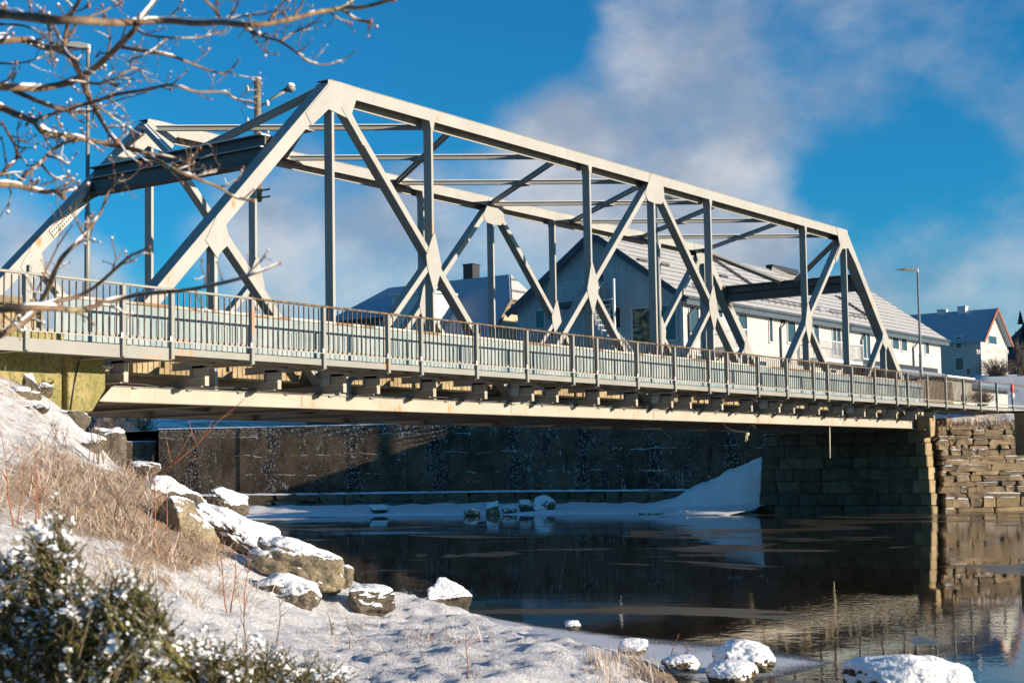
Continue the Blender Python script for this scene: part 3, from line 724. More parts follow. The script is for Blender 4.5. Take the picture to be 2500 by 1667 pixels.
# ice along the near shore
b = MB(); vv = []; ff = []; ed = []
top = [(1170, 1497), (1240, 1512), (1330, 1526), (1450, 1540), (1600, 1552), (1750, 1562), (1850, 1574), (1960, 1592), (2060, 1612)]
bot = [(1165, 1512), (1240, 1540), (1330, 1568), (1450, 1600), (1600, 1640), (1750, 1670), (1850, 1660), (1960, 1640), (2060, 1622)]
for i in range(8 * 10 + 1):
    k = min(7, i // 10); t_ = (i - k * 10) / 10
    a = (top[k][0] + (top[k + 1][0] - top[k][0]) * t_, top[k][1] + (top[k + 1][1] - top[k][1]) * t_); c = (bot[k][0] + (bot[k + 1][0] - bot[k][0]) * t_, bot[k][1] + (bot[k + 1][1] - bot[k][1]) * t_)
    for j in range(9):
        s_ = j / 8; p = on(2, WATER + .004, a[0] + (c[0] - a[0]) * s_, a[1] + (c[1] - a[1]) * s_); vv.append(tuple(p))
        ed.append(min(1, min(s_ * 4, (1 - s_) * 3 + .5) * min(1, (80 - i) / 22)))
for i in range(80):
    for j in range(8): ff.append((i * 9 + j, i * 9 + j + 1, i * 9 + j + 10, i * 9 + j + 9))
b.add(vv, ff); o = struct(b.build('ice', 'shore_ice', fix=True)); attr(o.data, 'edge', ed)

# ------------------------------------------------------------------ truss bridge
P, WID, ZT, ZB = 4.0, 6.755, 7.82, -0.16
bridge = thing('truss_bridge', 'cream painted riveted steel truss bridge spanning the icy river', 'bridge')
RIV = []
def rivets(mb, spots, y, r=0.013):
    for x, z in spots:
        k = len(mb.v); mb.v.append((x, y - r * .8, z))
        for j in range(6):
            a = math.pi / 3 * j; mb.v.append((x + r * math.cos(a), y, z + r * math.sin(a)))
        for j in range(6): mb.f.append((k, k + 1 + (j + 1) % 6, k + 1 + j))
def inside(poly, x, z, m=0.04):
    n = len(poly)
    for i in range(n):
        (x0, z0), (x1, z1) = poly[i], poly[(i + 1) % n]; L = math.hypot(x1 - x0, z1 - z0)
        if ((x1 - x0) * (z - z0) - (z1 - z0) * (x - x0)) / L < m: return False
    return True
def gusset(poly, y0, parent, lines, nearside=True):
    """plate polygon (anticlockwise) with rivet rows along the members it joins"""
    b = MB(); b.prism(poly, y0 - 0.014, y0 - 0.001); o = b.build('gusset_plate', 'paint', parent)
    rb = MB(); sp = []
    for (ax, az), (bx, bz), w_, rows, step in lines:
        L = math.hypot(bx - ax, bz - az); dx, dz = (bx - ax) / L, (bz - az) / L; k = int(L / step)
        for i in range(k + 1):
            for j in range(rows):
                q = (j - (rows - 1) / 2) * w_ / max(1, rows - 1) if rows > 1 else 0
                x = ax + dx * step * i - dz * q; z = az + dz * step * i + dx * q
                if inside(poly, x, z) and all((x - a) ** 2 + (z - c) ** 2 > 0.0022 for a, c in sp): sp.append((x, z))
    rivets(rb, sp, y0 - 0.0135, 0.014 if nearside else 0.016)
    if sp: r_ = rb.build('rivets', 'paint', o); stuff(r_)
    return o
def member(name, a, c, h, y0, dep, m='paint', up=(0, 1, 0)):
    """box bar in a truss plane: h tall in the plane, y0 its front face, dep its depth"""
    b = MB(); b.beam((a[0], y0 + dep / 2, a[1]), (c[0], y0 + dep / 2, c[1]), h, dep, (0, 1, 0))
    return bevel(b.build(name, m, bridge), 0.008)
def gx(poly, X, mirror): return [((2 * X - x) if mirror else x, z) for x, z in (poly[::-1] if mirror else poly)]
for side, Y in ((0, 0.0), (1, WID)):
    near = side == 0
    # top chord: two webs, cover plate
    for x0, x1 in ((8.0, 23.75), (23.752, 40.0)):
        b = MB(); b.box(x0 - (.18 if x0 < 9 else 0), x1 + (.18 if x1 > 39 else 0), Y, Y + .03, 7.65, 7.985)
        b.box(x0, x1, Y + .40, Y + .43, 7.54, 7.985); b.box(x0 - (.15 if x0 < 9 else 0), x1 + (.15 if x1 > 39 else 0), Y - .012, Y + .445, 7.9855, 8.0); b.box(x0, x1, Y + .031, Y + .399, 7.80, 7.83)
        bevel(b.build('top_chord', 'paint', bridge), 0.006)
    for x0, x1 in ((0.66, 15.9), (15.902, 31.7), (31.702, 47.6)):
        b = MB()
        z0, z1 = -.318, 0.0
        if x0 < 1: poly = [(x0, z0), (x1, z0), (x1, z1), (x0 + .34, z1)]
        elif x1 > 47: poly = [(x0, z0), (x1, z0), (x1 - .25, z1), (x0, z1)]
        else: poly = [(x0, z0), (x1, z0), (x1, z1), (x0, z1)]
        b.prism(poly, Y, Y + .03); b.prism(poly, Y + .37, Y + .40); b.box(x0 + .34, x1 - .3, Y - .05, Y + .42, z1 + .001, z1 + .016); b.box(x0 + .02, x1 - .02, Y - .04, Y + .03, z0 - .014, z0 - .001)
        bevel(b.build('bottom_chord', 'paint_lower', bridge), 0.006)
    for A, B_ in (((0.1, ZB), (8.0, ZT)), ((47.9, ZB), (40.0, ZT))):
        member('end_post', A, B_, .34, Y + .003, .43)
    for i in (2, 3, 5, 6, 7, 9, 10):
        b = MB(); b.box(4 * i - .045, 4 * i + .045, Y + .012, Y + .285, 0.02, 7.70); bevel(b.build('vertical', 'paint', bridge), .006)
    for i in (1, 11):
        b = MB(); b.box(4 * i - .05, 4 * i + .05, Y + .012, Y + .285, 0.02, 3.75); bevel(b.build('vertical', 'paint', bridge), .006)
    for A, B_ in (((8, ZT), (16, ZB)), ((24, ZT), (16, ZB)), ((24, ZT), (32, ZB)), ((40, ZT), (32, ZB))):
        member('diagonal', A, B_, .185, Y + .006, .30)
    for i, j in ((1, 2), (3, 2), (5, 6), (7, 6), (9, 10), (11, 10)):
        member('sub_strut', (4 * i, 3.83), (4 * j, ZB), .16, Y + .009, .27)
    # gussets
    for X, mir in ((8, False), (40, True)):
        poly = gx([(7.40, 7.50), (7.28, 7.10), (7.62, 7.00), (7.83, 7.16), (8.30, 7.16), (8.62, 6.62), (8.84, 6.62), (8.86, 7.25), (9.10, 7.66), (9.10, 7.97), (8.08, 7.995), (7.86, 7.90)], X, mir)
        if not mir: poly = [(6.98, 6.98), (7.20, 6.70), (7.82, 7.22), (8.62, 7.10), (8.85, 7.62), (9.02, 7.972), (8.16, 7.99), (7.94, 7.94)]
        else: poly = gx([(6.98, 6.98), (7.20, 6.70), (7.82, 7.22), (8.62, 7.10), (8.85, 7.62), (9.02, 7.972), (8.16, 7.99), (7.94, 7.94)], 8, True); poly = [(x + 32, z) for x, z in poly]
        s_ = -1 if mir else 1
        gusset(poly, Y - (.0 if True else 0), bridge, [((X - s_ * 1.1, 6.75), (X + s_ * .2, 8.05), .30, 5, .085), ((X, 7.84), (X + s_ * 1.1, 7.84), .26, 4, .09), ((X + s_ * .15, 7.6), (X + s_ * .8, 6.95), .14, 3, .085)], near)
        tail = gx([(8.28, 7.34), (8.78, 6.84), (9.10, 6.50), (9.24, 6.64), (8.90, 7.0), (8.52, 7.45)], 8, mir)
        if mir: tail = [(x + 32, z) for x, z in tail]
        gusset(tail, Y - .0135, bridge, [((X + s_ * .45, 7.37), (X + s_ * 1.2, 6.62), .12, 2, .08)], near)
    X = 24
    gusset([(23.35, 7.25), (23.55, 7.02), (24.0, 6.98), (24.45, 7.02), (24.65, 7.25), (24.60, 7.66), (24.52, 7.97), (23.75, 7.97), (23.62, 7.66)], Y, bridge,
           [((23.6, 7.82), (24.6, 7.82), .26, 4, .09), ((23.5, 7.45), (24.5, 7.45), .25, 3, .1), ((23.5, 7.15), (24.5, 7.15), .1, 2, .1)], near)
    for i in (1, 3, 5, 7, 9, 11):
        x = 4 * i; flip = i in (5, 9, 11)
        if i in (1, 11): poly = [(x - .34, 3.42), (x - .10, 3.18), (x + .02, 3.05), (x + .12, 3.2), (x + .42, 3.44), (x + .30, 3.86), (x + .02, 4.06)]
        else: poly = [(x - .30, 3.62), (x - .02, 2.95), (x + .04, 2.95), (x + .30, 3.58), (x + .32, 3.72), (x + .06, 4.55), (x - .02, 4.55), (x - .34, 3.92)]
        poly = [(2 * x - q, z) for q, z in poly][::-1] if flip else poly
        gusset(poly, Y + .0025, bridge, [((x - .5, 4.33), (x + .5, 3.33), .12, 2, .085), ((x - .5, 3.33), (x + .5, 4.33), .12, 2, .085), ((x, 2.95), (x, 4.55), .06, 2, .09)], near)
    for i in (2, 4, 6, 8, 10):
        x = 4 * i; e = .62
        gusset([(x - e, .012), (x + e, .012), (x + e * .9, .30), (x + .30, .85), (x - .30, .85), (x - e * .9, .30)], Y + .002, bridge, [((x - e, .2), (x + e, .2), .2, 2, .1), ((x - .2, .5), (x + .2, .5), .3, 3, .1)], near)
    # top ends of the hangers flare out
    for i in (3, 5, 7, 9):
        x = 4 * i; b = MB(); b.prism([(x - .05, 7.40), (x + .05, 7.40), (x + .12, 7.70), (x - .12, 7.70)], Y - .001, Y + .29); b.build('hanger_head', 'paint', bridge)
    # splice plates on the bottom chord
    for x in (15.9, 31.7, 7.2, 24.0, 39.5):
        b = MB(); b.box(x - .42, x + .42, Y - .013, Y - .001, -.28, -.03); o = b.build('splice_plate', 'paint_lower', bridge)
        rb = MB(); rivets(rb, [(x - .36 + .09 * a, -.25 + .065 * c) for a in range(9) for c in range(4)], Y - .0125, .011); stuff(rb.build('rivets', 'paint_lower', o))
    x = 1.6
    while x < 47:
        b = MB(); b.box(x - .07, x + .07, Y - .055, Y - .002, -.035, -.003); b.build('clip', 'lamp_grey', bridge); x += 1.55
# laterals between the top chords: three crosses each half
def snowbar(a, c, wd, parent, h=.022, dz=0.0):
    b = MB(); b.beam(Vector(a) + Vector((0, 0, dz + h / 2 + .001)), Vector(c) + Vector((0, 0, dz + h / 2 + .001)), wd, h); return b.build('snow', 'snow', parent)
step = 16 / 3
for k in range(6):
    xa = 8 + step * k; xb = xa + step
    for (ya, yb, zc) in ((WID + .02, .42, 7.765), (.42, WID + .02, 7.745)):
        a = Vector((xa + .12, ya, zc)); c = Vector((xb - .12, yb, zc)); b = MB()
        b.beam(a + Vector((0, 0, .062)), c + Vector((0, 0, .062)), .13, .014); b.beam(a, c, .016, .11); b.beam(a - Vector((0, 0, .062)), c - Vector((0, 0, .062)), .13, .014)
        o = b.build('lateral_brace', 'paint', bridge); snowbar(a, c, .11, o, .02, .07)
    xm, ym = (xa + xb) / 2, (WID + .44) / 2
    b = MB(); b.box(xm - .22, xm + .22, ym - .28, ym + .28, 7.66, 7.684); b.box(xm - .1, xm + .1, ym - .16, ym + .16, 7.69, 7.83); b.build('crossing_plate', 'paint', bridge)
    for y in (.5, WID - .06):
        b = MB(); b.box(xb - .3, xb + .3, y - .14, y + .14, 7.655, 7.672); b.build('connection_plate', 'rust_rail', bridge)
# portals
for X, s_ in ((6.0, 1), (42.0, -1)):
    z = 5.86; n = Vector((-s_ * .7071, 0, .7071))
    b = MB(); y0, y1 = .40, WID + .02
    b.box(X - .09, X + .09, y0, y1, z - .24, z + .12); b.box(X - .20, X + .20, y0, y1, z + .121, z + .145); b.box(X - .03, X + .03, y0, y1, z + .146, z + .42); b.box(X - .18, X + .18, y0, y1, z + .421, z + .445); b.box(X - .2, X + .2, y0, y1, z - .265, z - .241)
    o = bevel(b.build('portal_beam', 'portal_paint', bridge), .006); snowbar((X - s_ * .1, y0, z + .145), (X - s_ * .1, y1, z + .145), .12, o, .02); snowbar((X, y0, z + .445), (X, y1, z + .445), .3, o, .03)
    for ya, yb in ((3.2, .38), (3.9, WID + .05)):
        b = MB(); a = Vector((X + s_ * .22, ya, z + .40)); c = Vector((X + s_ * 1.8, yb, 7.72)); b.beam(a, c, .20, .15, n)
        o = b.build('portal_brace', 'paint', bridge); snowbar(a, c, .13, o, .02, .09)
    for y in (.46, WID - .06):
        b = MB(); b.prism([(X - .42, z - .55), (X + .05, z - .30), (X + .42, z + .42), (X + .16, z + .50)] if s_ > 0 else [(X + .42, z - .55), (X - .16, z + .50), (X - .42, z + .42), (X - .05, z - .30)], y - .01, y + .01); b.build('connection_plate', 'rust_rail', bridge)
# floor: cross girders between the chords, floor beams lying on the chords, road slab
for i in range(0, 13):
    x = min(47.2, max(1.3, 4.0 * i)); b = MB(); b.box(x - .012, x + .012, .405, WID - .005, -.32, -.005); b.box(x - .13, x + .13, .405, WID - .005, -.345, -.321)
    b.build('cross_girder', 'paint_lower', bridge)
for x0, x1 in ((2, 16), (16.01, 32), (32.01, 46)):
    for y in (2.2, 4.6):
        b = MB(); b.box(x0, x1, y - .10, y + .10, -.22, -.20); b.box(x0, x1, y - .012, y + .012, -.199, -.02); b.build('stringer', 'paint_lower', bridge)
POSTX = [round(.69 + 8 * k + o_, 3) for k in range(-1, 6) for o_ in (0, 2.25, 4.5, 6.75)] + [48.69]
for x in POSTX:
    if x < .2 or x > 47.5: continue
    b = MB(); b.box(x - .011, x + .011, -.78, WID + .8, .05, .20); b.box(x - .075, x + .075, -.62, WID + .8, .034, .049); b.box(x - .075, x + .075, -.80, WID + .8, .201, .216)
    o = b.build('floor_beam', 'paint_lower', bridge)
    b = MB(); b.box(x - .058, x + .058, -.815, -.801, .045, .50); b.box(x - .011, x + .011, -.79, -.36, .217, .50); b.box(x - .058, x + .058, -.37, -.356, .217, .50); b.build('stub_post', 'paint_lower', o)
    b = MB(); b.box(x - .07, x + .07, -.80, -.42, .2165, .226); b.build('snow', 'snow', o)
b = MB()
for k in range(13):
    x0 = -2 + k * 4.0; b.box(x0, x0 + 3.985, .62 + .015 * (k % 2), 6.2, .34, 1.0)
bevel(b.build('road_slab', 'old_concrete', bridge), .02)
b = MB(); b.box(-40, 120, .7, 6.1, 1.003, 1.02); struct(b.build('road', 'asphalt'))
b = MB(); b.box(-1.5, 46.5, .45, .66, .30, .36); b.build('kerb_ledge', 'old_concrete', bridge)

# walkway ------------------------------------------------------------
walk = thing('walkway', 'narrow steel footway hung on the sunny side of the bridge', 'walkway', (0, -1.3, .6))
def wpart(o, root): o.parent = root; o.matrix_parent_inverse = Matrix.Translation(-Vector(root.location)); return o
YR = -2.2
RX = [-12.0, -9.56] + [x for x in POSTX if x < 48] + [49.75, 52.1, 54.5, 56.9, 59.3]
for a, c in zip(RX[:-1], RX[1:]):
    b = MB(); b.box(a + .01, c - .01, -2.12, -.98, .60, .645); wpart(b.build('deck_plate', 'deck_plank'), walk)
    tall = .11 if c < 1.2 else 0
    b = MB(); b.box(a + .045, c - .055, -2.185, -2.165, .525 - tall, .665); b.box(a + .045, c - .055, -2.164, -2.09, .525 - tall, .54 - tall)
    wpart(b.build('fascia', 'paint_rail'), walk)
    x = a
    b = MB(); b.box(x - .011, x + .011, -2.14, .3, .44, .575); b.box(x - .06, x + .06, -2.14, .3, .425, .439); b.box(x - .05, x + .05, -2.14, .3, .576, .592); wpart(b.build('bracket_arm', 'paint_lower'), walk)
for y in (-1.75, -1.05):
    b = MB(); b.box(-12, 59, y - .03, y + .03, .50, .597); wpart(b.build('bearer', 'paint_lower'), walk)

# railing ------------------------------------------------------------
rail = thing('footway_railing', 'rusty barred steel railing along the footway edge', 'railing', (20, YR, .65))
pb = MB(); pb.box(-.042, .042, -.045, .055, .44, 1.83); PM = pb.mesh('post', 'paint_rail')
bb = MB(); bb.box(-.008, .008, -.014, .014, .80, 1.81); BM = bb.mesh('baluster', 'rust_rail')
cb = MB(); cb.box(-.085, -.03, -.055, -.046, .80, .90); CMs = cb.mesh('clip', 'white_plastic')
left_over = MB(); nb = 0
spots = []
for a, c in zip(RX[:-1], RX[1:]):
    n_ = 6 if c - a < 1.5 else 13
    if a > 48.9: n_ = 0
    for i in range(n_): spots.append((a + (c - a) * (i + 1) / (n_ + 1), a))
base_ = rail.location
for x in RX:
    o = link('post', PM, rail, Vector((x, YR, 0)) - base_)
    if x < 30: link('clip', CMs, o, (0, 0, 0))
vis = sorted([s_ for s_ in spots if s_[0] > -4.2], key=lambda s_: s_[0])
for k, (x, a) in enumerate(vis):
    if k < 298: link('baluster', BM, rail, Vector((x, YR - .005 + .0, 0)) - base_)
    else: left_over.box(x - .008, x + .008, YR - .019, YR + .009, .80, 1.81)
for (x, a) in spots:
    if x <= -4.2: left_over.box(x - .008, x + .008, YR - .019, YR + .009, .80, 1.81)
o = wpart(left_over.build('baluster', 'rust_rail'), rail); stuff(o)
for a, c in zip(RX[:-1], RX[1:]):
    b = MB(); b.box(a + .002, c - .002, YR - .035, YR + .04, 1.832, 1.882); wpart(bevel(b.build('handrail', 'paint_rail' if a < 1 else 'rust_rail'), .008), rail)
    b = MB(); b.box(a + .044, c - .044, YR - .04, YR - .022, .787, .805); wpart(b.build('lower_rail', 'paint'), rail)
    b = MB(); b.box(a + .044, c - .044, YR + .012, YR + .022, .80, .862); wpart(b.build('kick_bar', 'paint_rail'), rail)

# parapet between road and footway
par = thing('parapet', 'pale blue weathered sheet steel parapet behind the footway railing', 'parapet', (20, -.36, .65))
x = -.75; k = 0
while x < 46.5:
    x1 = x + 2.0; b = MB(); b.box(x + .004, x1 - .004, -.372 - .004 * (k % 2), -.352, .88, 1.735); wpart(b.build('panel', 'panel_paint'), par)
    b = MB(); b.box(x1 - .05, x1 + .05, -.351, -.30, .70, 1.73); wpart(b.build('rib', 'paint'), par)
    b = MB(); b.box(x + .002, x1 - .002, -.41, -.31, 1.737, 1.797); wpart(b.build('cap_rail', 'cap'), par)
    x = x1; k += 1
# concrete end pillars of the road parapet
b = MB(); b.box(-3.9, -1.0, -.35, .25, .5, 1.55); b.add([(-3.95, -.4, 1.552), (-.95, -.4, 1.552), (-.95, .3, 1.552), (-3.95, .3, 1.552), (-3.7, -.05, 1.72), (-1.2, -.05, 1.72)], [(0, 1, 5, 4), (1, 2, 5), (2, 3, 4, 5), (3, 0, 4), (3, 2, 1, 0)])
o = bevel(b.build('parapet_pillar', 'old_concrete'), .03); tag(o, 'brown concrete parapet end block with sloped top behind the railing', 'pillar')
b = MB(); b.box(-4.0, -.9, -.38, .30, 1.58, 1.60)
hz = thing('hazard_board', 'yellow and black striped hazard board at the bridge end', 'sign', (-3.25, -.75, .6))
b = MB(); b.tube([(0, .04, 0), (0, .04, 1.5)], .03, 8); b.build('post', 'lamp_grey', hz)
b = MB(); b.box(-.14, .14, -.01, .01, .35, 1.45); b.build('board', 'black_paint', hz)
for k in range(3):
    b = MB(); z = .42 + k * .36; b.prism([(-.138, z), (.138, z + .22), (.138, z + .38), (-.138, z + .16)], -.014, -.0105); b.build('stripe', 'sign_yellow', hz)

# cables, ropes, hanging pipe ----------------------------------------
b = MB(); pts = []
x = 0.8
while x < 46.5:
    pts.append((x, -.075, .055 + .03 * math.sin(x * 1.7) + .02 * mnoise.noise(Vector((x * 2, 0, 0))))); x += .25
b.tube(pts, .014, 5); tag(b.build('cable', 'dark_steel', None, True), 'thin dark cable sagging along the lower chord', 'cable')
p0 = on(1, 1.5, 1766, 1034); b = MB(); L = [(1766, 1034), (1772, 1042), (1785, 1049), (1800, 1053), (1822, 1054), (1826, 1046), (1834, 1036), (1842, 1039), (1846, 1044), (1840, 1045), (1836, 1038)]
pts = [Vector(on(1, 1.5 + .02 * i, *q)) for i, q in enumerate(L)]
b.tube(pts, .022, 5); b.ball(pts[4] + Vector((0, 0, -.05)), (.16, .12, .12), 8, 5, .2); b.tube([pts[4], pts[4] + Vector((-.1, 0, -.38))], .02, 5); b.tube([pts[4], pts[4] + Vector((.08, 0, -.33))], .02, 5)
tag(b.build('rope', 'rope', None, True), 'frayed pale rope knotted and dangling under the bridge', 'rope')
p0 = on(1, .2, 2025, 1040); p1 = on(1, .2, 2026, 1118); b = MB(); b.tube([p0, p1], .03, 8)
tag(b.build('drain_pipe', 'rope', None, True), 'thin vertical drain pipe hanging below the deck before the abutment', 'pipe')
b = MB(); p = at(262, 889, 29.6)
b.tube([p + Vector((math.cos(a) * .13, 0, math.sin(a) * .06 - .02)) for a in np.linspace(math.pi, 2 * math.pi, 9)], .022, 6)
tag(b.build('cable_loop', 'black_paint', None, True), 'short loop of black cable under the footway by the abutment', 'cable')

# ------------------------------------------------------------------ abutments
la = thing('concrete_abutment', 'mossy yellow green concrete abutment carrying the near end of the bridge', 'abutment', (-1.2, -1.0, -.9))
def cpoly(pxs, Y): return [(on(1, Y, x, y).x, on(1, Y, x, y).z) for x, y in pxs]
q = cpoly([(258, 1003 - 53), (226, 1004), (166, 1010), (166, 865), (258, 870)], -.95)[::-1]
b = MB(); b.prism(q, -.95, 3.2); wpart(bevel(b.build('block', 'mossy_concrete', fix=True), .02), la)
q = cpoly([(158, 1010), (60, 960), (40, 860), (158, 860)], -.80); q = [(q[0][0], -1.4), (q[0][0], 1.0), (q[1][0] - 3, 1.0), (q[1][0] - 3, -1.4)]
b = MB(); b.prism(q, -.80, 3.1); wpart(bevel(b.build('block', 'mossy_concrete', fix=True), .02), la)
b = MB(); b.box(-9, .2, 0.4, 6.6, -3.5, .33); wpart(b.build('backfill_wall', 'old_concrete'), la)
b = MB(); b.tube([at(171, 882, 30.55), at(168, 930, 30.5), at(165, 990, 30.4)], .022, 6); b.tube([at(193, 882, 30.4), at(180, 945, 30.3), at(172, 1000, 30.2)], .015, 6)
tag(b.build('drain_cable', 'black_paint', None, True), 'black cables running down the joint of the mossy abutment', 'cable')

ra = thing('stone_abutment', 'dark coursed granite abutment under the far end of the bridge', 'abutment', (47.2, 3, -4.3))
XF, BAT = 47.0, 0.02
b = MB(); b.add([(47.12, -.45, -4.6), (50.5, -.45, -4.6), (50.5, 8.0, -4.6), (47.12, 8.0, -4.6), (47.2, -.3, -.42), (50.5, -.3, -.42), (50.5, 7.7, -.42), (47.2, 7.7, -.42)], [(0, 3, 2, 1), (4, 5, 6, 7), (0, 1, 5, 4), (1, 2, 6, 5), (2, 3, 7, 6), (3, 0, 4, 7)])
wpart(b.build('core', 'river_wall'), ra)
z = -4.45; crs = 0
HS = [.62, .55, .60, .58, .52, .60, .56]
for h in HS:
    y = -.78 + .05 * crs; yend = 7.95 - .06 * crs; xface = XF + .02 * crs
    first = True
    while y < yend - .3:
        wd = min(rnd.uniform(.8, 1.5), yend - y)
        if yend - y - wd < .4: wd = yend - y
        if first:
            wd = .55 if crs % 2 else .85
            me = QUO
            # corner stone turned with its long side to the front or the flank
            ln = 1.15 if crs % 2 else .8
            link('quoin', rnd.choice(QUO), ra, Vector((xface + ln / 2 - .03, y + wd / 2, z + h / 2)) - ra.location, (0, 0, 0), (ln * 1.02, wd * .99, h * .99))
            first = False
        else:
            link('block', rnd.choice(GRAN), ra, Vector((xface + .32 + rnd.uniform(-.025, .02), y + wd / 2, z + h / 2)) - ra.location, (0, 0, 0), (.68, wd * .99, h * .985))
        y += wd
    z += h; crs += 1
b = MB(); b.box(46.95, 50.4, -.55, 7.6, -.43, -.36); wpart(bevel(b.build('cap_slab', 'old_concrete'), .02), ra)
for (xa, yy, hh, tl) in ((47.3, -.45, .34, 0), (48.5, -.8, .30, 0.0)):
    b = MB(); b.prism([(xa - .22 + tl, -.36 - hh * 1.2), (xa + .28, -.36 - hh * .9), (xa + .42, .14), (xa - .28, .14)], yy - .32, yy + .3); wpart(bevel(b.build('bearing_block', 'quoin'), .03), ra)

ww = thing('dry_stone_wing_wall', 'sunlit dry stone wing wall with snow on its ledges at the far abutment', 'wall', (50, -5, -4.2))
wa = Vector((47.75, -.95, 0)); wd_ = Vector((_r[0], _r[1], 0)).normalized(); wd_ = (wd_ + Vector((.16, .1, 0))).normalized(); wn = Vector((wd_.y, -wd_.x, 0))
if wn.dot(Vector((CAM[0], CAM[1], 0)) - wa) < 0: wn = -wn
b = MB()
c0 = wa - wn * .55; c1 = c0 + wd_ * 14; q = [c0, c1, c1 - wn * 3, c0 - wn * 3]
b.add([(p.x, p.y, -4.6) for p in q] + [(p.x, p.y, -.6) for p in q], [(0, 3, 2, 1), (4, 5, 6, 7), (0, 1, 5, 4), (1, 2, 6, 5), (2, 3, 7, 6), (3, 0, 4, 7)])
wpart(b.build('core', 'river_wall', fix=True), ww)
ang = math.atan2(wd_.y, wd_.x); z = -4.42; row = 0
SN = []
for s_i in range(4):
    sb = MB(); r = random.Random(s_i)
    n_ = 7; vv = []; ff = []
    for i in range(n_):
        for j, (yy, zz_) in enumerate(((-.5, 0.0), (-.3, .6), (.1, 1.0), (.5, .7))):
            vv.append((-.5 + i / (n_ - 1), yy + r.uniform(-.12, .12) * (j == 0), zz_ * r.uniform(.6, 1.1) * (0.15 if i in (0, n_ - 1) else 1)))
    for i in range(n_ - 1):
        for j in range(3): ff.append((i * 4 + j, i * 4 + j + 1, i * 4 + j + 5, i * 4 + j + 4))
    sb.add(vv, [f[::-1] for f in ff]); SN.append(sb.mesh('snow', 'snow', True))
for h in (.46, .44, .24, .30, .22, .28, .20, .30, .24, .18, .28, .22, .26, .20, .24, .22):
    s_ = -.1 + rnd.uniform(0, .2); rec = row * .028
    while s_ < 11.5:
        wl = rnd.choice((.3, .45, .6, .9, 1.2, 1.7)) * rnd.uniform(.85, 1.15) * (1.25 if row < 2 else 1); hh = h * rnd.uniform(.88, 1.06); pr = rnd.uniform(-.05, .045)
        p = wa + wd_ * (s_ + wl / 2) + wn * (-.18 - rec + pr) + Vector((0, 0, z + hh / 2 + rnd.uniform(-.012, .012)))
        gold = row == 0 or (row == 1 and rnd.random() < .7) or rnd.random() < .08
        link('stone', rnd.choice(QUO if gold else RUB), ww, p - ww.location, (rnd.uniform(-.03, .03), rnd.uniform(-.03, .03), ang + rnd.uniform(-.04, .04)), (wl * 1.0, .72, hh * 1.02))
        if rnd.random() < .5:
            link('snow', rnd.choice(SN), ww, p - ww.location + Vector((0, 0, hh / 2 - .03)) + wn * .27, (0, rnd.uniform(-.03, .03), ang), (wl * rnd.uniform(.6, 1.0), .26, rnd.uniform(.05, .09)))
        s_ += wl
    z += h * .985; row += 1
# bank of rubble and snow rising from the wing wall to the footway
vv = []; ff = []; n1_, n2_ = 60, 20
for i in range(n1_):
    s_ = -.2 + 14 * i / (n1_ - 1)
    for j in range(n2_):
        q = j / (n2_ - 1); base = wa + wd_ * s_ - wn * (.25 + 3.4 * q)
        zz_ = -.42 + 1.0 * q + .12 * mnoise.fractal(Vector((base.x, base.y, 1)) * 1.3, 1, 2, 4) - .5 * max(0, .8 - s_)
        vv.append((base.x, base.y, min(zz_, .42)))
for i in range(n1_ - 1):
    for j in range(n2_ - 1): ff.append((i * n2_ + j, i * n2_ + j + 1, (i + 1) * n2_ + j + 1, (i + 1) * n2_ + j))
me = bpy.data.meshes.new('embankment'); me.from_pydata(vv, [], ff); me.materials.append(MAT['snow_ground']); me.shade_smooth(); attr(me, 'dirt', [.42] * len(vv))
o = struct(link('embankment', me))
b = MB(); b.box(-.35, .35, -.4, .4, -1.6, .2); o = bevel(b.build('gate_pillar', 'quoin'), .03); o.location = at(2506, 1020, 66); o.location.z = .0; o.rotation_euler = (0, 0, -.6); tag(o, 'tan stone pillar at the end of the railing', 'pillar')

# ------------------------------------------------------------------ buildings
def window(root, x0, x1, z0, z1, y, nrm, panes=1, m='glass', fr=.07, sill=True):
    """window on a wall facing -y (nrm 'y') or -x (nrm 'x'); x0..x1 run along the wall, y is the wall plane"""
    def bx(b, a0, a1, d0, d1, c0, c1):
        if nrm == 'y': b.box(a0, a1, d0, d1, c0, c1)
        else: b.box(d0, d1, a0, a1, c0, c1)
    b = MB(); bx(b, x0, x1, y - .005, y + .10, z0, z1); o = b.build('window', m, None); o.parent = root; o.matrix_parent_inverse = Matrix.Translation(-Vector(root.location))
    b = MB(); bx(b, x0 - fr, x0, y - .06, y + .05, z0 - fr, z1 + fr); bx(b, x1, x1 + fr, y - .06, y + .05, z0 - fr, z1 + fr); bx(b, x0, x1, y - .06, y + .05, z1, z1 + fr); bx(b, x0, x1, y - .06, y + .05, z0 - fr, z0)
    for k in range(1, panes):
        t_ = x0 + (x1 - x0) * k / panes; bx(b, t_ - fr * .6, t_ + fr * .6, y - .045, y + .03, z0, z1)
    f = b.build('frame', 'white_plastic', None); f.parent = o
    if sill:
        b = MB(); bx(b, x0 - .12, x1 + .12, y - .10, y - .062, z0 - fr - .03, z0 - fr + .02); s_ = b.build('sill', 'white_plastic', None); s_.parent = o
    return o
def sub(o, root, par=None):
    o.parent = par or root; o.matrix_parent_inverse = Matrix() if par else Matrix.Translation(-Vector(root.location)); return o
XA, YA, LA, WA_, EZ, RZ = 50.1, 13.6, 38.4, 10.7, 7.25, 11.0
A = thing('waterfront_building', 'long white two storey building with snowy tiled roof behind the bridge', 'building', (XA, YA, .7))
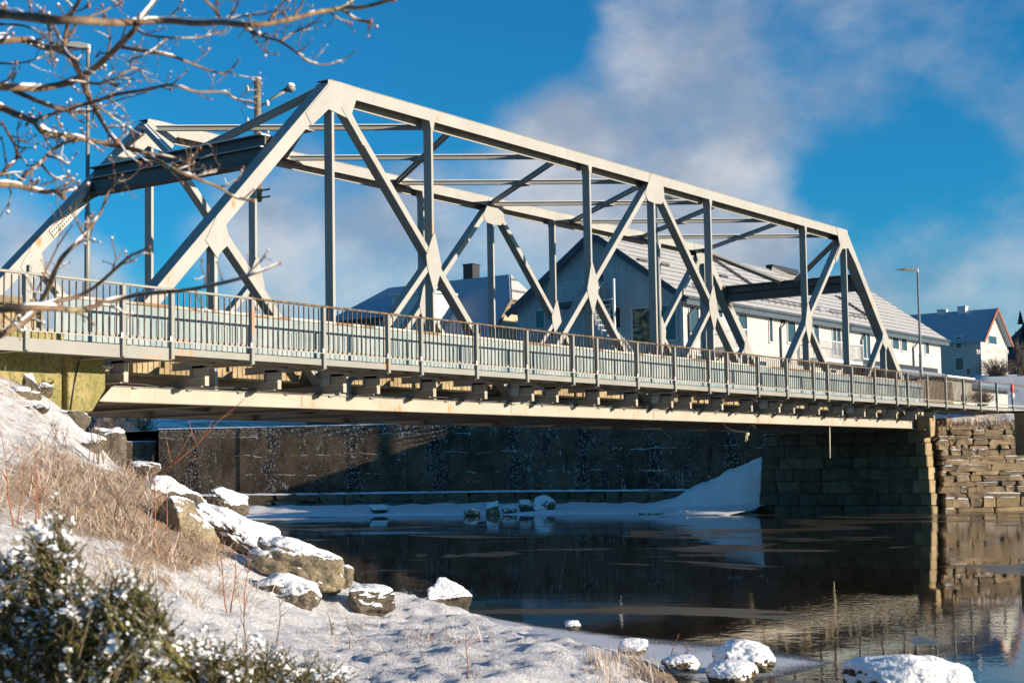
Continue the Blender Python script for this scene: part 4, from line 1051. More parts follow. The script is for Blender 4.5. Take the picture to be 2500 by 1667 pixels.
def house_walls(root, x0, x1, y0, y1, z0, ez, rz, along, mx, my):
    """closed walls with gables; along 'x': the ridge runs in x"""
    b = MB()
    if along == 'x':
        ym = (y0 + y1) / 2
        b.add([(x0, y0, z0), (x1, y0, z0), (x1, y0, ez), (x0, y0, ez)], [(0, 1, 2, 3)]); sub(b.build('wall', mx), root)
        b = MB(); b.add([(x0, y1, z0), (x1, y1, z0), (x1, y1, ez), (x0, y1, ez)], [(3, 2, 1, 0)]); sub(b.build('wall', mx), root)
        for x in (x0, x1):
            b = MB(); b.add([(x, y0, z0), (x, y1, z0), (x, y1, ez), (x, ym, rz), (x, y0, ez)], [(0, 1, 2, 3, 4)]); sub(b.build('wall', my), root)
    else:
        xm = (x0 + x1) / 2
        for x in (x0, x1):
            b = MB(); b.add([(x, y0, z0), (x, y1, z0), (x, y1, ez), (x, y0, ez)], [(0, 1, 2, 3)]); sub(b.build('wall', mx), root)
        for y in (y0, y1):
            b = MB(); b.add([(x0, y, z0), (x1, y, z0), (x1, y, ez), (xm, y, rz), (x0, y, ez)], [(0, 1, 2, 3, 4)]); sub(b.build('wall', my), root)
def roof_slab(root, a, c, d, th, m, name='roof'):
    """slab on corner a, spanned by c along the eave and d up the slope, local axes along both"""
    a = Vector(a); ex = Vector(c) - a; ey = Vector(d) - a; lx, ly = ex.length, ey.length; ex.normalize(); ey.normalize(); n = ex.cross(ey)
    b = MB(); b.box(0, lx, 0, ly, -th, 0); o = b.build(name, m)
    o.matrix_world = Matrix(((ex.x, ey.x, n.x, a.x), (ex.y, ey.y, n.y, a.y), (ex.z, ey.z, n.z, a.z), (0, 0, 0, 1)))
    mw = o.matrix_world.copy(); o.parent = root; o.matrix_parent_inverse = Matrix.Translation(-Vector(root.location)); return o
house_walls(A, XA, XA + LA, YA, YA + WA_, .6, EZ - .02, RZ - .18, 'x', 'clad_x', 'clad_y')
ov, og = .45, .45; ym = YA + WA_ / 2; sl = (RZ - EZ) / (WA_ / 2)
ra_ = roof_slab(A, (XA - og, YA - ov, EZ - ov * sl + .12), (XA + LA + og, YA - ov, EZ - ov * sl + .12), (XA - og, ym, RZ + .12), .16, 'tile_snow')
roof_slab(A, (XA + LA + og, YA + WA_ + ov, EZ - ov * sl + .12), (XA - og, YA + WA_ + ov, EZ - ov * sl + .12), (XA + LA + og, ym, RZ + .12), .16, 'tile_snow')
for yy in (YA - ov, YA + WA_ + ov):
    for xx in (XA - og - .02, XA + LA + og + .02):
        b = MB(); b.beam((xx, yy, EZ - ov * sl - .08), (xx, ym, RZ - .08), .05, .34); sub(b.build('bargeboard', 'slate_fascia'), A)
b = MB(); b.box(XA - og, XA + LA + og, YA - ov - .06, YA - ov - .005, EZ - ov * sl - .32, EZ - ov * sl + .10); b.tube([(XA - og, YA - ov - .12, EZ - ov * sl + .02), (XA + LA + og, YA - ov - .12, EZ - ov * sl + .02)], .075, 8); sub(b.build('gutter', 'slate_fascia'), A)
b = MB(); b.box(XA - og + .1, XA + LA + og - .1, YA - ov + .02, YA - .01, EZ - ov * sl - .2, EZ - ov * sl - .16); sub(b.build('soffit', 'white_plastic'), A)
b = MB(); b.box(XA - .03, XA + .12, YA - .03, YA - .004, .7, EZ - .3); b.box(XA - .03, XA - .004, YA - .03, YA + .12, .7, EZ - .3); sub(b.build('corner_board', 'white_plastic'), A)
def wy(px0, py0, px1, py1, pn=1, **k):
    p, q = on(1, YA, px0, py0), on(1, YA, px1, py1); return window(A, p.x, q.x, q.z, p.z, YA, 'y', pn, **k)
wy(1681, 748, 1705, 815); wy(1752, 757, 1762, 775); wy(1800, 767, 1823, 825); wy(1876, 775, 1885, 834); wy(1921, 784, 1941, 837)
wy(1985, 793, 1999, 866, sill=False); wy(2031, 798, 2052, 868, 2, sill=False); wy(2105, 812, 2124, 876, 2, sill=False); wy(2177, 818, 2193, 853); wy(2199, 821, 2213, 857); wy(2257, 833, 2267, 864)
wy(1700, 868, 1730, 900); wy(2010, 900, 2040, 925); wy(1840, 880, 1868, 910)
for px, py in ((1857, 757), (1868, 761), (1908, 783), (1913, 784), (2010, 781), (2020, 784)):
    p = on(1, YA, px, py); b = MB(); r = .22 if px < 1880 else .10
    b.add([(p.x - r, YA - .003, p.z + r), (p.x + r, YA - .003, p.z + r), (p.x + r, YA - .003, p.z - r), (p.x - r, YA - .003, p.z - r), (p.x - r, YA - .28, p.z - r), (p.x + r, YA - .28, p.z - r)], [(0, 1, 5, 4), (2, 3, 4, 5), (0, 4, 3), (1, 2, 5)]); sub(b.build('vent_hood', 'black_paint', fix=True), A)
for px in (1679, 1903, 2101, 2228):
    p = on(1, YA, px, 760 + (px - 1679) * .2); b = MB(); b.tube([(p.x + .5, YA - ov, EZ - .35), (p.x + .4, YA - .25, EZ - .7), (p.x, YA - .08, EZ - 1.1), (p.x, YA - .08, .8)], .06, 8); sub(b.build('downpipe', 'slate_fascia', None, True), A)
def balcony(root, x0, x1, y, z, dep, hgt, name='balcony', gap=.13):
    b = MB(); b.box(x0, x1, y - dep, y - .01, z - .18, z); o = sub(b.build(name, 'balcony_metal'), root)
    b = MB(); n_ = int((x1 - x0) / gap)
    for i in range(n_ + 1):
        x = x0 + (x1 - x0) * i / n_; b.box(x - .012, x + .012, y - dep, y - dep + .02, z, z + hgt)
    for i in range(int(dep / gap) + 1):
        yy = y - dep + gap * i
        for x in (x0, x1): b.box(x - .01, x + .01, yy - .012, yy + .012, z, z + hgt)
    b.box(x0 - .03, x1 + .03, y - dep - .03, y - dep + .04, z + hgt, z + hgt + .05); b.box(x0 - .03, x0 + .03, y - dep, y, z + hgt, z + hgt + .05); b.box(x1 - .03, x1 + .03, y - dep, y, z + hgt, z + hgt + .05)
    sub(b.build('balustrade', 'balcony_metal'), root, o)
    for xx in (x0 + .3, x1 - .3): b = MB(); b.tube([(xx, y - .05, z - 1.2), (xx, y - dep + .1, z - .15)], .04, 6); sub(b.build('strut', 'dark_steel'), root, o)
p, q = on(1, YA - 1.3, 1771, 846), on(1, YA - 1.3, 1824, 846); balcony(A, p.x, q.x, YA, p.z, 1.3, 1.05)
p, q = on(1, YA - 1.3, 2002, 872), on(1, YA - 1.3, 2106, 872); balcony(A, p.x, q.x, YA, p.z, 1.3, 1.05)
# snow guards and ladder on the roof
def roofpt(x, t_): return Vector((x, YA - ov + (WA_ / 2 + ov) * t_, EZ - ov * sl + .12 + (RZ - EZ + ov * sl) * t_ + .03))
b = MB()
for x0, x1 in ((XA + 2, XA + 18.5), (XA + 20, XA + 27.5)):
    for h in (.10, .22): b.tube([roofpt(x0, .16) + Vector((0, 0, h)), roofpt(x1, .16) + Vector((0, 0, h))], .025, 5)
    x = x0
    while x < x1: b.tube([roofpt(x, .13), roofpt(x, .16) + Vector((0, 0, .25))], .022, 5); x += .9
sub(b.build('snow_guard', 'dark_steel'), A)
for x, t0, t1 in ((XA + 12.5, .45, .97), (XA + 27.0, .15, .62)):
    b = MB(); u0 = Vector((0, 0, .05))
    for dx_ in (0, .5): b.beam(roofpt(x + dx_, t0) + u0, roofpt(x + dx_, t1) + u0, .07, .07)
    for k in range(12): t_ = t0 + (t1 - t0) * (k + .5) / 12; b.beam(roofpt(x, t_) + u0, roofpt(x + .5, t_) + u0, .05, .05)
    sub(b.build('roof_ladder', 'dark_steel'), A)
b = MB(); b.beam((XA + 21.5, ym, RZ + .25), (XA + 25.5, ym, RZ + .25), .5, .35); b.beam(roofpt(XA + 21.5, .99), roofpt(XA + 24.5, .72), .35, .3); sub(b.build('ridge_vent', 'black_paint'), A)
for px, py in ((1565, 628), (1620, 652), (1765, 678)):
    b = MB(); p = at(px, py, 86); t_ = .45; x = on(1, YA + 2.5, px, py).x; q = roofpt(x, .55); b.beam(q, q + Vector((.9, 0, 0)), .25, .12); sub(b.build('roof_hatch', 'dark_steel'), A)
# gable end towards the river
def wx(px0, py0, px1, py1, **k):
    p, q = on(0, XA, px0, py0), on(0, XA, px1, py1); return window(A, q.y, p.y, q.z, p.z, XA, 'x', 1, **k)
def fn(t):
    n = t.noise(t.mul(t.pos, (1, 1.2, 3)), 1.5, 4); col(t, t.mix(t.ramp(n, .45, .6), (.03, .025, .02), (.32, .25, .12))); rough(t, .12)
mat('shop_glass', fn)
wx(1545, 755, 1590, 834, m='shop_glass'); wx(1616, 748, 1652, 828); wx(1491, 753, 1516, 800, m='black_paint', sill=False); wx(1459, 672, 1476, 740, m='shop_glass', sill=False); wx(1310, 760, 1330, 800)
p, q = on(0, XA - 1.5, 1340, 741), on(0, XA - 1.5, 1452, 737); zb = p.z
b = MB(); b.box(XA - 1.5, XA - .01, q.y, p.y, zb - .22, zb); bal = sub(b.build('balcony', 'slate_fascia'), A)
b = MB(); n_ = 34
for i in range(n_ + 1):
    yy = q.y + (p.y - q.y) * i / n_; b.box(XA - 1.5, XA - 1.48, yy - .014, yy + .014, zb, zb + 1.05)
for i in range(11):
    xx = XA - 1.5 + .14 * i; b.box(xx - .012, xx + .012, p.y - .02, p.y, zb, zb + 1.05); b.box(xx - .012, xx + .012, q.y, q.y + .02, zb, zb + 1.05)
b.box(XA - 1.53, XA - 1.46, q.y, p.y, zb + 1.05, zb + 1.10); sub(b.build('balustrade', 'balcony_metal'), A, bal)
# spiral stair from the balcony to the ground
c_ = on(0, XA - 1.9, 1484, 740); cx, cy = XA - 1.6, c_.y - .2; b = MB(); b2 = MB(); K = 22
for i in range(K):
    a = math.pi * .35 + i * .27; z = zb - .05 - i * (zb - .8) / K; r0, r1 = .15, 1.05
    vs = []
    for aa in (a, a + .30):
        for r in (r0, r1): vs.append((cx + math.cos(aa) * r, cy + math.sin(aa) * r))
    b.add([(*v, z) for v in vs] + [(*v, z - .05) for v in vs], [(0, 1, 3, 2), (4, 6, 7, 5), (0, 4, 5, 1), (1, 5, 7, 3), (2, 3, 7, 6), (0, 2, 6, 4)])
    for aa in (a, a + .13): b2.tube([(cx + math.cos(aa) * 1.05, cy + math.sin(aa) * 1.05, z), (cx + math.cos(aa) * 1.05, cy + math.sin(aa) * 1.05, z + 1.0)], .014, 5)
b.tube([(cx, cy, .7), (cx, cy, zb + 1)], .08, 8); st = sub(b.build('spiral_stair', 'balcony_metal'), A)
b2.tube([(cx + math.cos(math.pi * .35 + i * .135) * 1.05, cy + math.sin(math.pi * .35 + i * .135) * 1.05, zb + .95 - i * .5 * (zb - .8) / K) for i in range(2 * K)], .025, 5); sub(b2.build('stair_rail', 'balcony_metal'), A, st)
ch = thing('white_chair', 'white garden chair standing on the gable balcony', 'chair', (XA - .9, p.y - 2.6, zb))
b = MB(); b.box(-.22, .22, -.22, .22, .40, .44); b.build('seat', 'white_plastic', ch); b = MB(); b.box(-.22, .22, .19, .22, .45, .92); b.build('backrest', 'white_plastic', ch)
for x in (-.19, .19):
    for y in (-.19, .19): b = MB(); b.box(x - .02, x + .02, y - .02, y + .02, .01, .40); b.build('leg', 'white_plastic', ch)

# lean-to with a dark ridge at the end of the long building
D = thing('lean_to', 'low lean-to with blue shaded snowy roof beside the railing end', 'shed', (80, 8, .7))
p0, p1, p2, p3 = on(0, 72, 2185, 912), on(0, 72, 2185, 880), None, None
dx = at(2180, 917, 92); ex = at(2330, 917, 106)
b = MB(); b.box(72.5, 86.5, 8.2, 13.3, .6, 3.2); sub(b.build('wall', 'clad_x'), D)
roof_slab(D, (72.1, 7.6, 3.1), (87.0, 7.6, 3.1), (72.1, 13.4, 4.6), .12, 'roof_shade_blue'); 
b = MB(); b.box(72.4, 86.7, 13.2, 13.5, 4.55, 4.85); sub(b.build('ridge_flashing', 'black_paint'), D)
b = MB(); b.box(72.1, 87.0, 7.52, 7.58, 2.9, 3.12); sub(b.build('gutter', 'slate_fascia'), D)
# pale shed and low wall seen between the rail posts
E_ = thing('pale_shed', 'small cream boarded shed seen through the open railing', 'shed', at(2345, 960, 84))
E_.location.z = .6; ex_, ey_ = E_.location.x, E_.location.y
b = MB(); b.box(ex_ - 2.2, ex_ + 1.9, ey_, ey_ + 2.2, .55, 2.55); sub(b.build('wall', 'clad_shed'), E_)
b = MB(); b.box(ex_ - 2.4, ex_ + 2.1, ey_ - .2, ey_ + 2.4, 2.56, 2.72); sub(b.build('roof', 'slate_fascia'), E_); b = MB(); b.box(ex_ - 2.35, ex_ + 2.05, ey_ - .15, ey_ + 2.35, 2.722, 2.80); sub(b.build('snow', 'snow'), E_)
# hut of dark boards just behind the bridge end
p = at(2285, 945, 80)
Hh = thing('board_fence', 'brown board fence behind the footway at the bridge end', 'fence', (p.x, p.y, .6))
for k in range(26):
    b = MB(); x = -2.6 + k * .2; b.box(x - .09, x + .09, -.02, .02, 0, 1.75 + .04 * (k % 3)); b.build('board', 'wood_pole', Hh)
for z in (.4, 1.4): b = MB(); b.box(-2.7, 2.5, .021, .06, z, z + .1); b.build('rail', 'wood_pole', Hh)

# house with hipped roof, slopes coloured as if in blue shade, and black chimney
pB = at(1244.5, 673, 105); rzB = pB.z
B = thing('blue_roofed_house', 'cream house with blue shaded half hipped roof and black chimney', 'house', (pB.x, pB.y, .7))
xb, yb0, LB, hw, ezB = pB.x, pB.y, 10.5, 4.6, pB.z - 5.2
b = MB(); slp = 5.2 / hw; hip = 1.9
r0, r1 = Vector((xb, yb0, rzB)), Vector((xb, yb0 + LB - 2.2, rzB))
e = lambda s_, t_, y: Vector((xb + s_ * hw * t_, y, rzB - 5.2 * t_))
y0, y1 = yb0 - 1.3, yb0 + LB
def poly(name, pts, m, par):
    b = MB(); b.add([tuple(q) for q in pts], [tuple(range(len(pts)))]); o = sub(b.build(name, m, fix=False), par); so_ = o.modifiers.new('solid', 'SOLIDIFY'); so_.thickness = .12; return o
poly('roof', [r0, e(-1, .37, y0), e(-1, 1.05, y0), e(-1, 1.05, y1), e(-1, .37, y1), r1], 'roof_shade_blue', B)
poly('roof', [r0, r1, e(1, .37, y1), e(1, 1.05, y1), e(1, 1.05, y0), e(1, .37, y0)], 'roof_shade_blue', B)
poly('roof', [r0, e(1, .37, y0), e(-1, .37, y0)], 'tile_snow', B); poly('roof', [r1, e(-1, .37, y1), e(1, .37, y1)], 'roof_shade_blue', B)  # sunlit front half hip gets white snow, the other slopes painted shade blue
b = MB(); yy = yb0 - .9; b.add([(xb - hw, yy, .6), (xb + hw, yy, .6), (xb + hw, yy, ezB), (xb + hw * .36, yy, rzB - 5.2 * .36 - .1), (xb - hw * .36, yy, rzB - 5.2 * .36 - .1), (xb - hw, yy, ezB)], [(0, 1, 2, 3, 4, 5)]); sub(b.build('wall', 'house_cream'), B)
for s_ in (-1, 1): b = MB(); x = xb + s_ * hw; b.add([(x, yy, .6), (x, y1 - .4, .6), (x, y1 - .4, ezB), (x, yy, ezB)], [(0, 1, 2, 3)]); sub(b.build('wall', 'house_cream'), B)
for s_ in (-1, 1): b = MB(); b.beam(e(s_, .37, y0 - .06), e(s_, 1.05, y0 - .06), .06, .28); sub(b.build('bargeboard', 'wood_pole'), B)
b = MB(); b.box(xb - hw * .37, xb + hw * .37, y0 - .1, y0 - .02, rzB - 5.2 * .37 - .3, rzB - 5.2 * .37 - .08); sub(b.build('fascia', 'wood_pole'), B)
window(B, xb - .6, xb + .6, rzB - 4.6, rzB - 3.2, yy, 'y', 2)
pc = at(1151, 672, 108.5); b = MB(); b.box(pc.x - .42, pc.x + .42, pc.y - .42, pc.y + .42, pc.z - .9, pc.z + .72); b.box(pc.x - .47, pc.x + .47, pc.y - .47, pc.y + .47, pc.z + .721, pc.z + .78); sub(b.build('chimney', 'black_paint'), B)
pd = at(1080, 745, 104); b = MB(); b.box(pd.x - 1.3, pd.x + 1.3, pd.y, pd.y + 3.4, pd.z - 3, pd.z + .75); b.box(pd.x - 1.5, pd.x + 1.5, pd.y - .2, pd.y + 3.5, pd.z + .751, pd.z + .9); sub(b.build('dormer', 'white_plastic'), B)
# lower dark wing to its left
pw = at(985, 745, 112)
Bw = thing('dark_hipped_house', 'dark roofed house end seen low behind the truss diagonals', 'house', (pw.x, pw.y, .7))
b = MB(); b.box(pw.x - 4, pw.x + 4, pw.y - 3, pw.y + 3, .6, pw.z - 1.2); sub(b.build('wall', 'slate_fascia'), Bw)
b = MB(); zr = pw.z + 1.4; ze = pw.z - 1.3; q = [(pw.x - 4.6, pw.y - 3.6, ze), (pw.x + 4.6, pw.y - 3.6, ze), (pw.x + 4.6, pw.y + 3.6, ze), (pw.x - 4.6, pw.y + 3.6, ze), (pw.x, pw.y - 1, zr), (pw.x, pw.y + 1.4, zr)]
b.add(q, [(0, 1, 4), (1, 2, 5, 4), (2, 3, 5), (3, 0, 4, 5), (3, 2, 1, 0)]); sub(b.build('roof', 'roof_shade_blue'), Bw)

# white house on the right
dC = 150.0; pa = at(2422.4, 756, dC); xc, yc, rzc = pa.x, pa.y, pa.z; hwc = 3.85; ezc = rzc - 3.05; z0c = at(2422, 925, dC).z - 2.5; LC = 13.0
Cc = thing('white_house', 'white clapboard house with red brown verges and two white chimneys', 'house', (xc, yc, z0c))
house_walls(Cc, xc - hwc, xc + hwc, yc, yc + LC, z0c, ezc, rzc - .15, 'y', 'clad_h', 'clad_h')
slc = 3.05 / hwc
roof_slab(Cc, (xc - hwc - .5, yc + LC + .4, ezc - .5 * slc + .1), (xc - hwc - .5, yc - .5, ezc - .5 * slc + .1), (xc, yc + LC + .4, rzc + .1), .14, 'roof_shade_blue')
roof_slab(Cc, (xc + hwc + .5, yc - .5, ezc - .5 * slc + .1), (xc + hwc + .5, yc + LC + .4, ezc - .5 * slc + .1), (xc, yc - .5, rzc + .1), .14, 'roof_shade_blue')
for s_ in (-1, 1): b = MB(); b.beam((xc, yc - .56, rzc + .02), (xc + s_ * (hwc + .5), yc - .56, ezc - .5 * slc + .02), .1, .30); sub(b.build('bargeboard', 'red_trim'), Cc)
for s_ in (-1, 1): b = MB(); b.box(xc + s_ * hwc - .12, xc + s_ * hwc + .12, yc - .05, yc - .004, z0c, ezc); sub(b.build('corner_board', 'white_plastic'), Cc)
def wcy(px0, py0, px1, py1, **k): p, q = on(1, yc, px0, py0), on(1, yc, px1, py1); return window(Cc, p.x, q.x, q.z, p.z, yc, 'y', 1, **k)
def wcx(px0, py0, px1, py1, **k): p, q = on(0, xc - hwc, px0, py0), on(0, xc - hwc, px1, py1); return window(Cc, q.y, p.y, q.z, p.z, xc - hwc, 'x', 1, **k)
wcy(2412, 819, 2432, 841, fr=.1); wcx(2334, 823, 2348, 849, fr=.1); wcx(2333, 874, 2353, 902, fr=.1); wcx(2360, 900, 2370, 915, fr=.1)
for px, py in ((2301, 768), (2350.5, 760)):
    q = on(0, xc, px, py); b = MB(); b.box(xc - .38, xc + .38, q.y - .4, q.y + .4, q.z - 1.1, q.z + .42); b.box(xc - .44, xc + .44, q.y - .46, q.y + .46, q.z + .421, q.z + .50); sub(b.build('chimney', 'white_plastic'), Cc)
# worn grey lettering, unreadable strokes where the old painted sign was
b = MB(); p, q = on(1, yc - .02, 2385, 858), on(1, yc - .02, 2464, 858)
n_ = 17
for i in range(n_):
    if i in (4, 8): continue
    x = p.x + (q.x - p.x) * i / n_; w_ = (q.x - p.x) / n_ * .62; z = p.z + (q.z - p.z) * i / n_
    b.box(x, x + w_ * .25, yc - .02, yc - .008, z - .24, z + .20); b.box(x + w_ * .75, x + w_, yc - .02, yc - .008, z - .24, z + .20)
    zz_ = (z + .12, z - .03, z - .24)[i % 3]; b.box(x + w_ * .25, x + w_ * .75, yc - .02, yc - .008, zz_, zz_ + .08)
simple('faded_paint', (.47, .45, .40), .8, .3, 3, 0); sub(b.build('lettering', 'faded_paint'), Cc)
# snowy slope carrying the white house
b = MB(); vv = []; ff = []
for i in range(24):
    for j in range(12):
        a = .22 + .22 * i / 23; dd = 112 + 10 * j; q = CAM[:2] + (_f * math.cos(a) + _r * math.sin(a)) * dd
        h = .6 + (z0c + 2.45 - .6) * min(1, max(0, (j - .3) / 3.0)); vv.append((q[0], q[1], h * min(1, max(0.15, (i - 2) / 6)) + .3 * mnoise.noise(Vector((q[0], q[1], 0)) * .1)))
for i in range(23):
    for j in range(11): ff.append((i * 12 + j, (i + 1) * 12 + j, (i + 1) * 12 + j + 1, i * 12 + j + 1))
b.add(vv, ff); struct(b.build('hill_slope', 'far_snow', None, True))

# dark block seen under the bridge, far up the river
pf = at(330, 1040, 125); U_ = thing('riverside_block', 'long dark riverside building glimpsed under the bridge', 'building', (pf.x, pf.y, 0))
ax = math.atan2(_r[1], _r[0]); U_.rotation_euler = (0, 0, ax)
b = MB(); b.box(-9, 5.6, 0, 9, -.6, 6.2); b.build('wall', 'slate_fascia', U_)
b = MB(); b.box(-9.3, 5.9, -.3, 9.3, 6.2, 6.5); b.build('roof', 'snow', U_)
for k in range(14):
    for z in (.7, 2.6):
        b = MB(); b.box(-8.6 + k * 1.0, -8.1 + k * 1.0, -.05, -.01, z, z + 1.1); b.build('window', 'glass' if k % 3 else 'lamp_grey', U_)
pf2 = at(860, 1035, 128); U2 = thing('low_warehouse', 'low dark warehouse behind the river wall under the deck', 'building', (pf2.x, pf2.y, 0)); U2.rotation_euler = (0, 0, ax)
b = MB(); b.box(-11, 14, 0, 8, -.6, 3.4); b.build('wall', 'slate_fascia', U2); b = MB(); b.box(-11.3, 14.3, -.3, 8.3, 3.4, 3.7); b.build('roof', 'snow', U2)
for k in range(8): b = MB(); b.box(-9.5 + k * 3, -8.2 + k * 3, -.05, -.01, .9, 2.2); b.build('window', 'glass', U2)
b = MB(); b.ball((0, 0, 0), (6, 4, 2.6), 18, 10, .03); o = b.build('snow_heap', 'snow', None, True); o.location = at(600, 1046, 100); o.location.z -= 1.2; tag(o, 'blue shaded snow heap behind the top of the river wall', 'snow heap')
b = MB(); b.ball((0, 0, 0), (4, 3, 1.5), 14, 8, .05); o = b.build('snow_heap', 'snow', None, True); o.location = at(455, 1044, 104); o.location.z -= .6; tag(o, 'small sparkling snow heap between dark block and large heap', 'snow heap')

# ------------------------------------------------------------------ street lamps and poles
def lamp(px, pytop, d, label, zb_, dirx, scale=1.0, step_=None):
    p = at(px, pytop, d); H = p.z - zb_
    root = thing('street_lamp', label, 'street lamp', (p.x, p.y, zb_), 0, 'street lamps')
    hs = step_ or H * .45
    b = MB(); b.tube([(0, 0, 0), (0, 0, hs), (0, 0, hs + .05), (0, 0, H)], [.085 * scale, .08 * scale, .06 * scale, .045 * scale], 12); b.build('pole', 'lamp_grey', root, True)
    dv = Vector(dirx).normalized()
    b = MB(); b.tube([Vector((0, 0, H - .15)), Vector((0, 0, H + .1))], .07, 10); b.build('collar', 'white_plastic', root, True)
    sd = Vector((-dv.y, dv.x, 0)); b = MB(); pts = []
    for t_, wd, h0, h1 in ((0, .06, -.06, .10), (.25, .10, -.05, .13), (.6, .15, -.02, .12), (.95, .08, .0, .06)):
        c = dv * t_ * scale + Vector((0, 0, H + .02 + t_ * .0))
        for s_, hh in ((-1, h0), (1, h0), (1, h1), (-1, h1)): pts.append(c + sd * (wd * s_) + Vector((0, 0, hh)))
    ff = [(3, 2, 1, 0), (12, 13, 14, 15)]
    for k in range(3):
        for j in range(4): ff.append((k * 4 + j, k * 4 + (j + 1) % 4, k * 4 + 4 + (j + 1) % 4, k * 4 + 4 + j))
    b.add(pts, ff); o = bevel(b.build('lamp_head', 'lamp_grey', root, fix=True), .02, 2)
    b = MB(); c = dv * .55 * scale; b.box(c.x - .1, c.x + .1, c.y - .1, c.y + .1, H - .03, H - .012); b.build('lens', 'glass', root)
    return root
lamp(215, 118, 42, 'tall grey street lamp behind the bare branches', .5, (-_r[0] - .2, -_r[1] - .1, 0), 1.0, 4.8)
lamp(1603, 487, 62, 'street lamp rising behind the middle truss post', .9, (_r[0], _r[1], 0), 1.0, 5.2)
lamp(2240, 660, 96, 'slim street lamp beside the white house', .6, (-_r[0], -_r[1], 0), 1.4)
# wooden pole bolted to the far truss
pt = on(1, WID + .55, 640, 196); pb_ = on(1, WID + .55, 630, 492)
wp = thing('utility_pole', 'wooden utility pole with insulators fixed to the far truss post', 'utility pole', (pb_.x, pb_.y, pb_.z))
H = pt.z - pb_.z; b = MB(); b.tube([(0, 0, 0), (0, 0, H)], [.125, .105], 10); b.build('pole', 'wood_pole', wp)
b = MB(); b.tube([(0, 0, H), (0, 0, H + .04)], [.13, .10], 10); b.build('snow', 'snow', wp, True)
rr = Vector((_r[0], _r[1], 0)); b = MB(); b.tube([rr * .12 + Vector((0, 0, H - .85)), rr * .45 + Vector((0, 0, H - .62)), rr * .9 + Vector((0, 0, H - .35))], [.02, .035, .08], 10); b.build('lamp_arm', 'lamp_grey', wp, True)
b = MB(); b.ball(rr * 1.02 + Vector((0, 0, H - .32)), (.17, .14, .12), 12, 8); hd = b.build('lamp_head', 'lamp_grey', wp, True); b = MB(); b.ball(rr * 1.02 + Vector((0, 0, H - .22)), (.15, .12, .08), 12, 6); b.build('snow', 'snow', hd, True)
for s_, z in ((-1, H - .32), (-1, H - 1.32), (1, H - 1.62), (1, H - .78)):
    b = MB(); b.tube([rr * .1 * s_ + Vector((0, 0, z)), rr * .26 * s_ + Vector((0, 0, z))], .012, 5); i_ = b.build('insulator_pin', 'dark_steel', wp); b = MB(); b.ball(rr * .30 * s_ + Vector((0, 0, z + .02)), (.065, .065, .11), 8, 6); b.build('insulator', 'porcelain', i_, True)
b = MB(); b.tube([rr * -.30 + Vector((0, 0, H - .3)), rr * -.5 + Vector((0, 0, H - 1.0)), rr * -.30 + Vector((0, 0, H - 1.3))], .008, 4); b.tube([rr * .3 + Vector((0, 0, H - .8)), rr * .33 + Vector((0, 0, H - 1.6))], .008, 4); b.build('wire', 'dark_steel', wp)
for z in (.1, .32): b = MB(); b.tube([(0, -.5, z), (0, .2, z)], .03, 6); b.tube([(-.17, 0, z), (.17, 0, z)], .025, 6); b.build('bolt_band', 'lamp_grey', wp)
# switch box on the far half post and the plaque on the far end post
x_, z_ = 4.0, 3.55
b = MB(); b.box(3.86, 3.94, WID - .10, WID + .20, 2.75, 3.5); tag(b.build('switch_box', 'lamp_grey'), 'grey switch box on the far truss post at the bridge end', 'box')
pm = on(1, WID - .02, 150, 548); d45 = Vector((.7071, 0, .7071)); n45 = Vector((-.7071, 0, .7071))
pl_ = thing('plaque', 'weathered builder plaque on the far inclined end post', 'plaque', pm)
b = MB(); b.beam(-d45 * .42, d45 * .42, .24, .008, (0, 1, 0)); b.build('plate', 'cap', pl_)
b = MB()
for row in (-.055, .045):
    for k in range(9):
        c = d45 * (-.36 + k * .088) + n45 * row + Vector((0, -.006, 0)); b.beam(c - d45 * .022, c + d45 * .022, .055, .004, (0, 1, 0))
b.build('lettering', 'dark_steel', pl_)
# buoy on the railing
p = on(1, YR - .12, 2471, 955); bu = thing('marker_buoy', 'small red and white float hung on the railing end', 'buoy', (p.x, p.y, p.z))
b = MB(); b.ball((0, 0, .12), (.09, .09, .26), 12, 10); b.build('float', 'signal_red', bu, True); b = MB(); b.ball((.02, 0, -.22), (.11, .11, .16), 12, 8); b.build('lower_float', 'white_plastic', bu, True); b = MB(); b.tube([(0, 0, .4), (0, .05, .75)], .012, 5); b.build('line', 'rope', bu)

# ------------------------------------------------------------------ plants
def blade_mesh(n, sampler, seed, hmin, hmax, lean, wmin, wmax):
    r = random.Random(seed); V_ = []; F_ = []; Tn = []
    for _ in range(n):
        s_ = sampler(r)
        if s_ is None: continue
        p, hs = s_[:2]; h = r.uniform(hmin, hmax) * hs; a = r.uniform(0, 2 * math.pi) if len(s_) < 3 else s_[2] + r.gauss(0, .75); ln = abs(r.gauss(lean, .35)); w_ = r.uniform(wmin, wmax)
        d = Vector((math.cos(a), math.sin(a), 0)) ; sd = Vector((-math.sin(a + r.uniform(-.6, .6)), math.cos(a), 0)) * w_
        tn = r.random(); k = len(V_); m_ = p + d * (h * min(ln, 1.4) * .40) + Vector((0, 0, h * max(.10, .66 - ln * .22))); t_ = p + d * (h * min(ln, 1.15)) + Vector((0, 0, h * max(.03, 1 - ln * .55)))
        V_ += [tuple(p - sd), tuple(p + sd), tuple(m_ - sd * .8), tuple(m_ + sd * .8), tuple(t_)]; F_ += [(k, k + 1, k + 3, k + 2), (k + 2, k + 3, k + 4)]; Tn += [tn] * 5
    me = bpy.data.meshes.new('dry_grass'); me.from_pydata(V_, [], F_); me.materials.append(MAT['dry_grass']); attr(me, 'tint', Tn); return me
cand = []
rg = random.Random(5)
